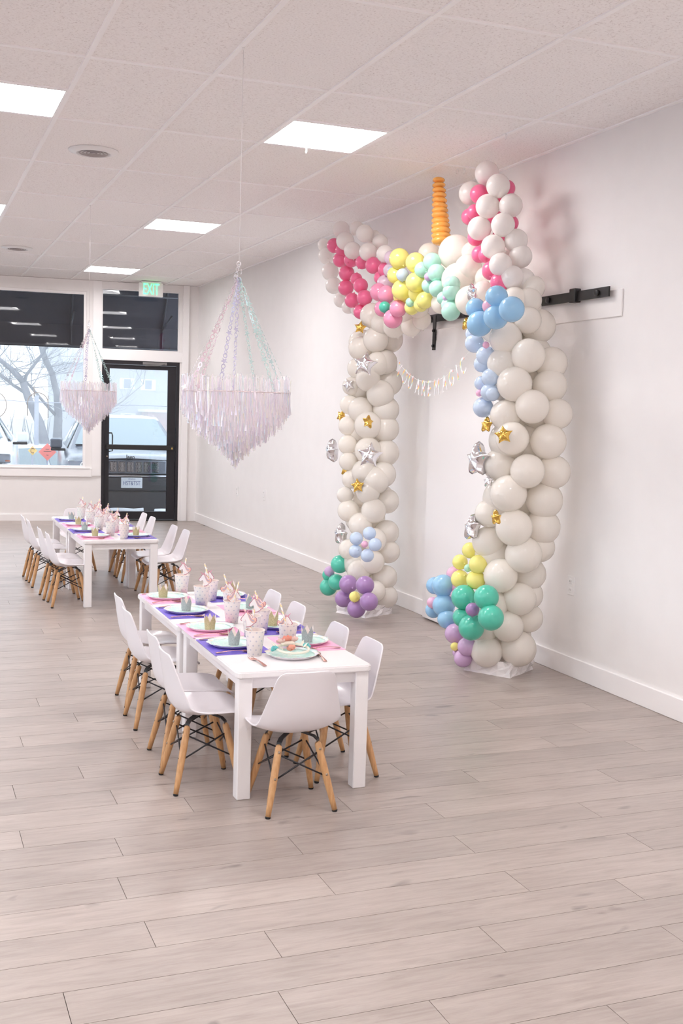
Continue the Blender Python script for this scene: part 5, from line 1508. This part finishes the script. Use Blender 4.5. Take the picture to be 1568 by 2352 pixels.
def car(x, y, label, paint, slots, plate=None, badge=None, hz=1.067, grz=(0.87, 1.045), chrome_slots=False):
    t = thing('parked_vehicle', label, 'car', (x, y, GROUND), math.radians(-6), 'vehicles parked outside')
    # lower body loft: station y, half width, top z at edge, bottom z
    st = [(0.0, 0.78, hz - 0.03, 0.40), (0.06, 0.86, hz, 0.36), (0.25, 0.93, hz + 0.03, 0.32), (0.6, 0.96, hz + 0.05, 0.30), (1.05, 0.965, hz + 0.085, 0.30), (1.25, 0.965, hz + 0.10, 0.30), (2.5, 0.97, hz + 0.11, 0.30), (4.3, 0.95, hz + 0.11, 0.32), (4.7, 0.88, hz + 0.05, 0.40)]
    vs = []; fs = []; NP = 14
    for (yy, w_, zt, zb) in st:
        half = [(0.0, zb), (w_ * 0.9, zb), (w_ * 0.98, zb + 0.12), (w_, (zb + zt) / 2), (w_ * 0.975, zt - 0.12), (w_ * 0.90, zt - 0.02), (w_ * 0.72, zt + 0.02), (0.0, zt + 0.045)]
        ringp = half + [(-a, b_) for a, b_ in half[-2:0:-1]]
        vs += [(a, yy, b_) for a, b_ in ringp]
    for i in range(len(st) - 1):
        for q in range(NP): fs.append((i * NP + q, i * NP + (q + 1) % NP, (i + 1) * NP + (q + 1) % NP, (i + 1) * NP + q))
    fs += [tuple(reversed(range(NP)))[::-1], tuple((len(st) - 1) * NP + q for q in range(NP))]
    mb = MB().add(vs, fs, True); body = mb.obj('body', paint, t)
    # cabin with pillars
    zb = hz + 0.10; zr_ = 1.66
    cs = [(1.15, 0.84, zb - 0.02, 0.80), (1.25, 0.84, zb + 0.02, 0.82), (1.95, 0.66, zr_ - 0.05, 0.0), (2.3, 0.66, zr_, 0), (3.9, 0.64, zr_, 0), (4.55, 0.78, zb, 0)]
    prof = [(1.12, zb - 0.02, 0.82), (1.95, zr_ - 0.05, 0.62), (2.4, zr_, 0.62), (4.0, zr_ - 0.02, 0.61), (4.58, zb, 0.78)]
    vs = []; fs = []
    for (yy, zz, w_) in prof:
        vs += [(-w_, yy, zz), (-w_ * 0.6, yy, zz + 0.03), (w_ * 0.6, yy, zz + 0.03), (w_, yy, zz)]
    for i in range(len(prof) - 1):
        for q in range(3): fs.append((4 * i + q, 4 * i + q + 1, 4 * i + 5 + q, 4 * i + 4 + q))
    for s_ in (0, 3):
        loop = [4 * i + s_ for i in range(len(prof))]
        base = len(vs); vs += [(vs[loop[0]][0] * 1.08, 1.2, zb - 0.1), (vs[loop[-1]][0] * 1.08, 4.6, zb - 0.1)]
        fs.append(tuple(loop + [base + 1, base]) if s_ == 0 else tuple(reversed(loop + [base + 1, base])))
    MB().add(vs, fs, False).obj('cabin', paint, t)
    # glass panes lie just outside the cabin skin
    def pane(name, pts):
        ps = [Vector(p) for p in pts]; nr = (ps[1] - ps[0]).cross(ps[2] - ps[0]).normalized() * 0.012
        k = len(ps); MB().add([p + nr for p in ps] + [p - nr * 0.2 for p in ps], [tuple(range(k)), tuple(reversed(range(k, 2 * k)))] + [(i, k + i, k + (i + 1) % k, (i + 1) % k) for i in range(k)]).obj(name, M['car_glass'], t)
    pane('windshield', [(-0.74, 1.20, zb + 0.055), (0.74, 1.20, zb + 0.055), (0.555, 1.90, zr_ - 0.035), (-0.555, 1.90, zr_ - 0.035)])
    for s_ in (-1, 1):
        a = [(s_ * 0.865, 1.48, zb + 0.0), (s_ * 0.655, 2.05, zr_ - 0.09), (s_ * 0.655, 2.75, zr_ - 0.07), (s_ * 0.862, 2.75, zb + 0.0)]
        b2 = [(s_ * 0.862, 2.83, zb + 0.0), (s_ * 0.655, 2.83, zr_ - 0.07), (s_ * 0.645, 3.8, zr_ - 0.09), (s_ * 0.852, 4.1, zb + 0.0)]
        for q in (a, b2): pane('side_window', q if s_ > 0 else q[::-1])
        # mirrors
        m_ = MB().rbox(0.93 if s_ > 0 else -1.11, 1.11 if s_ > 0 else -0.93, 1.36, 1.47, zb - 0.015, zb + 0.145, 0.035, 3).obj('mirror', paint if paint is M['car_white'] else M['car_grey'], t)
        MB().rbox(min(s_ * 0.88, s_ * 1.10), max(s_ * 0.88, s_ * 1.10), 1.37, 1.46, zb - 0.05, zb - 0.012, 0.012, 2).obj('mirror_base', M['car_black'], m_)
        # headlamps
        hx0, hx1 = sorted((s_ * 0.545, s_ * 0.88))
        hl = MB().rbox(hx0, hx1, -0.012, 0.16, grz[0] + 0.035, grz[1] - 0.005, 0.02, 3).obj('headlamp', M['headlamp'], t)
        hq = sorted((s_ * 0.80, s_ * 0.87))
        MB().rbox(hq[0], hq[1], -0.016, 0.0, grz[0] + 0.05, grz[1] - 0.09, 0.008, 1).obj('amber_lens', M['amber'], hl)
        fx = sorted((s_ * 0.60, s_ * 0.74))
        MB().lathe([(0.0, 0), (0.05, 0), (0.05, 0.012), (0.0, 0.02)], 16, T=Matrix.Translation((s_ * 0.66, -0.008, (grz[0] + grz[1]) / 2 + 0.01)) @ Matrix.Rotation(PI / 2, 4, 'X')).obj('lamp_bulb', M['chrome'], hl)
    # grille
    gm = (grz[0] + grz[1]) / 2
    if chrome_slots:
        MB().rbox(-0.58, 0.58, -0.05, 0.02, grz[0] - 0.16, grz[1], 0.02, 2).obj('grille_panel', M['car_black'], t)
        for q in range(5):
            MB().rbox(-0.55, 0.55, -0.062, -0.04, grz[0] - 0.14 + q * 0.06, grz[0] - 0.112 + q * 0.06, 0.004, 1).obj('grille_bar', M['chrome'], t)
    else:
        MB().rbox(-0.53, 0.53, -0.03, 0.03, grz[0] - 0.02, grz[1] + 0.005, 0.02, 2).obj('grille_panel', M['car_grey'], t)
        for q in range(slots):
            cx = (q - (slots - 1) / 2) * 0.122
            sl = MB().rbox(cx - 0.049, cx + 0.049, -0.036, -0.02, grz[0] + 0.003, grz[1] - 0.012, 0.010, 2).obj('grille_slot', M['car_black'], t)
            mesh_ = MB()
            for a in range(5):
                for b_ in range(8):
                    ox = cx - 0.036 + a * 0.018 ; oz = grz[0] + 0.018 + b_ * 0.0185 + (0.009 if a % 2 else 0)
                    if oz > grz[1] - 0.02: continue
                    pts = [(ox + 0.0105 * math.cos(PI / 3 * k), -0.037, oz + 0.0095 * math.sin(PI / 3 * k)) for k in range(6)]
                    mesh_.tube(pts, 0.0016, 3, closed=True, smooth=False)
            mesh_.obj('slot_mesh', M['chrome'], sl)
    MB().rbox(-0.80, 0.80, -0.055, 0.05, grz[0] - 0.062, grz[0] - 0.030, 0.010, 2).obj('chrome_strip', M['chrome'] if not chrome_slots else M['car_white'], t)
    bp = MB().rbox(-0.86, 0.86, -0.075, 0.12, 0.60, grz[0] - 0.07, 0.03, 3).obj('bumper', paint if chrome_slots else M['car_black'], t)
    MB().rbox(-0.80, 0.80, -0.05, 0.12, 0.22, 0.61, 0.03, 2).obj('lower_valance', M['car_black'], t)
    for s_ in (-1, 1):
        for yy in (0.85, 3.75):
            w_ = MB().lathe([(0.20, -0.10), (0.34, -0.11), (0.37, -0.08), (0.37, 0.08), (0.34, 0.11), (0.20, 0.10)], 24, T=Matrix.Translation((s_ * 0.86, yy, 0.37)) @ Matrix.Rotation(PI / 2, 4, 'Y')).obj('wheel', M['tyre'], t)
            MB().lathe([(0.0, 0.112), (0.05, 0.115), (0.20, 0.10), (0.21, 0.095)], 20, T=Matrix.Translation((s_ * 0.86, yy, 0.37)) @ Matrix.Rotation(s_ * PI / 2, 4, 'Y')).obj('rim', M['chrome'], w_)
    if plate:
        pl = MB().rbox(-0.1525, 0.1525, -0.088, -0.078, 0.65, 0.802, 0.006, 2).obj('licence_plate', M['plate_white'], t)
        pl.location.x = 0.018
        lettering('plate_lettering', plate, 0.085, 0.0008, M['plate_ink'], pl, (0, -0.0885, 0.718), (PI / 2, 0, 0), sx=0.72)
        lettering('plate_lettering', 'VIRGINIA', 0.026, 0.0006, M['plate_ink'], pl, (0, -0.0885, 0.780), (PI / 2, 0, 0))
    if badge:
        lettering('badge_lettering', badge, 0.085, 0.006, M['car_black'], t, (0.0, -0.034, hz + 0.030), (PI / 2, 0, 0), bold=0.002, sx=0.85)
    return t
car(3.08, 16.28, 'grey vehicle with black mesh grille seen through the glass door', M['car_grey'], 7, 'HST&TST', 'Jeep')
car(0.545, 16.52, 'white vehicle parked outside the shop window, its mirror standing out', M['car_white'], 7, chrome_slots=True, hz=1.15, grz=(0.95, 1.12))
c3 = car(0.2, 25.0, 'white car parked across the lot behind the grey mirror', M['car_white'], 7, chrome_slots=True, hz=0.72, grz=(0.55, 0.68))
c3.rotation_euler = (0, 0, math.radians(-62)); c3.scale = (0.95, 1, 0.54)

# bare trees
def tree(x, y, limbs, label, seed):
    t = thing('bare_tree', label, 'tree', (x, y, GROUND), 0, 'bare trees across the lot')
    rr = random.Random(seed)
    def twig(mb, p, d, L, r, depth):
        n = 5; pts = [p]; dd = d.normalized()
        for i in range(n):
            dd = (dd + Vector((rr.uniform(-.22, .22), rr.uniform(-.22, .22), rr.uniform(-.12, .22)))).normalized()
            pts.append(pts[-1] + dd * L / n)
        mb.tube(pts, [r * (1 - 0.75 * i / n) for i in range(n + 1)], 5)
        if depth:
            for i in range(2, n + 1):
                for _ in range(2 if depth > 1 else 1):
                    nd = (dd + Vector((rr.uniform(-1, 1), rr.uniform(-.6, .6), rr.uniform(-.5, .9)))).normalized()
                    twig(mb, pts[i], nd, L * rr.uniform(.45, .75), r * 0.42, depth - 1)
    for nm, pts, rads in limbs:
        ps = [Vector((a - x, b_ - y, c - GROUND)) for a, b_, c in pts]
        rads = [r * 0.62 for r in rads]; mb = MB().tube(ps, rads, 9); o = mb.obj(nm, M['bark'], t)
        if nm != 'trunk':
            tw = MB()
            for i in range(1, len(ps)):
                for _ in range(3):
                    d = Vector((rr.uniform(-1, 1), rr.uniform(-.7, .7), rr.uniform(-.4, 1)))
                    twig(tw, ps[i], d, rr.uniform(0.7, 1.5), max(0.012, rads[i] * 0.22), 2)
            o2 = tw.obj('twigs', M['bark'], t); o2['kind'] = 'stuff'
ya = 27.0
tree(3.05, ya, [('trunk', [(3.22, ya, -0.3), (3.12, ya, 0.55), (2.98, ya, 1.1), (2.74, ya, 1.6), (2.60, ya, 2.02)], [0.24, 0.20, 0.17, 0.15, 0.13]),
    ('limb', [(2.60, ya, 2.02), (2.34, ya, 2.30), (2.05, ya, 2.55), (1.5, ya, 3.0), (0.7, ya, 3.5)], [0.11, 0.085, 0.08, 0.06, 0.03]),
    ('limb', [(2.62, ya, 2.0), (2.68, ya, 2.2), (2.86, ya, 2.45), (3.05, ya, 2.72), (3.2, ya - .3, 3.3), (3.2, ya - .3, 4.2)], [0.08, 0.06, 0.055, 0.055, 0.05, 0.03]),
    ('limb', [(2.78, ya, 1.7), (2.4, ya + .2, 1.95), (2.1, ya + .3, 2.2), (1.6, ya + .4, 2.45), (0.9, ya + .5, 2.6)], [0.08, 0.06, 0.06, 0.045, 0.02])],
    'leaning bare tree outside the shop window, the left one', 21)
yb = 29.0
tree(3.55, yb, [('trunk', [(3.66, yb, -0.3), (3.64, yb, 0.7), (3.66, yb, 1.3), (3.62, yb, 1.8), (3.50, yb, 2.3), (3.30, yb, 2.72), (3.2, yb, 3.1), (3.05, yb, 4.2)], [0.22, 0.19, 0.16, 0.14, 0.12, 0.12, 0.11, 0.06]),
    ('limb', [(3.60, yb, 1.25), (3.3, yb - .2, 1.55), (2.95, yb - .3, 1.95), (2.55, yb - .4, 2.35), (2.0, yb - .4, 2.75), (1.2, yb - .3, 3.2)], [0.07, 0.06, 0.055, 0.05, 0.045, 0.02]),
    ('limb', [(3.25, yb, 2.9), (3.5, yb, 3.2), (4.0, yb, 3.5), (4.8, yb, 3.9)], [0.07, 0.05, 0.04, 0.02])],
    'tall bare tree outside the shop window, the right one', 22)
yc = 38.0
tree(6.3, yc, [('trunk', [(6.3, yc, -0.3), (6.25, yc, 0.8), (6.35, yc, 1.6), (6.3, yc, 2.6), (6.4, yc, 4.5)], [0.12, 0.10, 0.08, 0.07, 0.03]),
    ('limb', [(6.3, yc, 1.3), (6.9, yc, 1.7), (7.6, yc, 2.3)], [0.05, 0.04, 0.015]),
    ('limb', [(6.3, yc, 1.1), (5.6, yc, 1.6), (5.2, yc, 2.2)], [0.05, 0.04, 0.015])],
    'slim bare tree in front of the pale house, seen through the door', 23)
# street pole and orange signs
p = MB().tube([(2.80, 26.0, GROUND), (2.80, 26.0, 1.72)], 0.05, 8).obj('utility_pole', M['pole']); tag(p, 'thin grey street pole outside the shop window', 'pole')
def road_sign(x, y, z, s, m, lines, label):
    t = thing('road_sign', label, 'sign', (x, y, GROUND), 0, 'diamond road signs')
    zc = z - GROUND
    MB().prism([(0, -s), (s, 0), (0, s), (-s, 0)], -0.006, 0.006, Matrix.Translation((0, 0, zc)) @ Matrix.Rotation(PI / 2, 4, 'X')).obj('sign_panel', m, t)
    MB().tube([(0, 0.03, 0), (0, 0.03, zc + s * 0.3)], 0.02, 6).obj('sign_post', M['pole'], t)
    for i, (w_, dz) in enumerate(lines):
        MB().box(-w_, w_, -0.010, -0.0065, zc + dz - s * 0.035, zc + dz + s * 0.035).obj('sign_mark', M['sign_ink'], t)
road_sign(2.30, 22.0, 0.64, 0.088, M['sign_yellow'], [], 'small yellow diamond road sign left of the orange one')
_ys = [o for o in COL.objects if o.name.startswith('road_sign')][-1]
MB().tube([(0.035 * math.cos(a), -0.012, 0.945 + 0.045 * math.sin(a)) for a in [0.5 + 4.9 * i / 18 for i in range(19)]], 0.006, 5).obj('sign_mark', M['sign_ink'], _ys)
road_sign(2.528, 21.6, 0.635, 0.165, M['sign_red'], [(0.03, 0.05), (0.07, 0.01), (0.02, -0.06)], 'larger red orange diamond road sign beside the grey vehicle mirror')
# chain-link style hedge bank and fence wire
hdg = MB()
rr = random.Random(5)
for i in range(150):
    x = rr.uniform(-3, 6.0); y = rr.uniform(31, 34)
    d = Vector((rr.uniform(-.4, .4), 0, 1)); L = rr.uniform(0.8, 1.7)
    hdg.tube([(x, y, GROUND), (x + d.x * L * .5, y, GROUND + L * .5), (x + d.x * L * .7 + rr.uniform(-.2, .2), y, GROUND + L)], [0.03, 0.02, 0.006], 4)
o = hdg.obj('brush_hedge', M['bark']); tag(o, 'grey leafless brush across the lot', 'hedge', kind='stuff')
fw = MB().tube([(1.0, 25.5, 1.62), (2.8, 25.5, 1.57), (6, 25.5, 1.56)], 0.008, 4); 
o = fw.obj('overhead_wire', M['pole']); tag(o, 'thin overhead wire outside the shop window', 'wire')
# house far behind
hs = thing('house', 'pale two-storey house with shuttered windows beyond the lot', 'house', (9.3, 45, GROUND))
MB().box(-3.2, 3.2, 0, 7, 0, 3.55).obj('wall', M['siding'], hs)
MB().add([(-3.5, -0.3, 3.5), (3.5, -0.3, 3.5), (3.5, 7.3, 3.5), (-3.5, 7.3, 3.5), (-3.5, 3.5, 5.4), (3.5, 3.5, 5.4)], [(0, 1, 5, 4), (2, 3, 4, 5), (0, 4, 3), (1, 2, 5), (0, 3, 2, 1)]).obj('roof', M['roof_grey'], hs)
for cx, cz in ((-0.95, 2.75), (0.0 - 0.1, 2.73), (1.2, 2.7), (-0.9, 1.35)):
    w_ = MB().box(cx - 0.17, cx + 0.17, -0.04, 0, cz - 0.22, cz + 0.22).obj('window', M['siding_trim'], hs)
    MB().box(cx - 0.13, cx + 0.13, -0.05, -0.035, cz - 0.18, cz + 0.18).obj('pane', M['house_window'], w_)
    for s_ in (-1, 1):
        MB().box(cx + s_ * 0.24 - 0.06, cx + s_ * 0.24 + 0.06, -0.03, 0, cz - 0.22, cz + 0.22).obj('shutter', M['siding_trim'], hs)
MB().box(-0.35, 3.3, -1.2, 0, 0, 1.65).obj('brick_garage', M['brick'], hs)
MB().box(-0.5, 3.4, -1.35, 0.05, 1.65, 1.75).obj('garage_roof', M['siding_trim'], hs)
# winter haze
hz_m = bpy.data.materials.new('winter_haze'); hz_m.use_nodes = True
nn_ = hz_m.node_tree.nodes; nn_.remove(nn_['Principled BSDF'])
vsn = nn_.new('ShaderNodeVolumeScatter'); vsn.inputs['Density'].default_value = HAZE_DENSITY; vsn.inputs['Color'].default_value = (0.97, 0.98, 1.0, 1); vsn.inputs['Anisotropy'].default_value = 0.0
hz_m.node_tree.links.new(vsn.outputs[0], nn_['Material Output'].inputs['Volume'])
hz_o = MB().box(-20, 30, 19.5, 60, GROUND + 0.02, 7).obj('winter_haze', hz_m); tag(hz_o, 'pale winter haze over the lot outside', 'haze', kind='stuff')
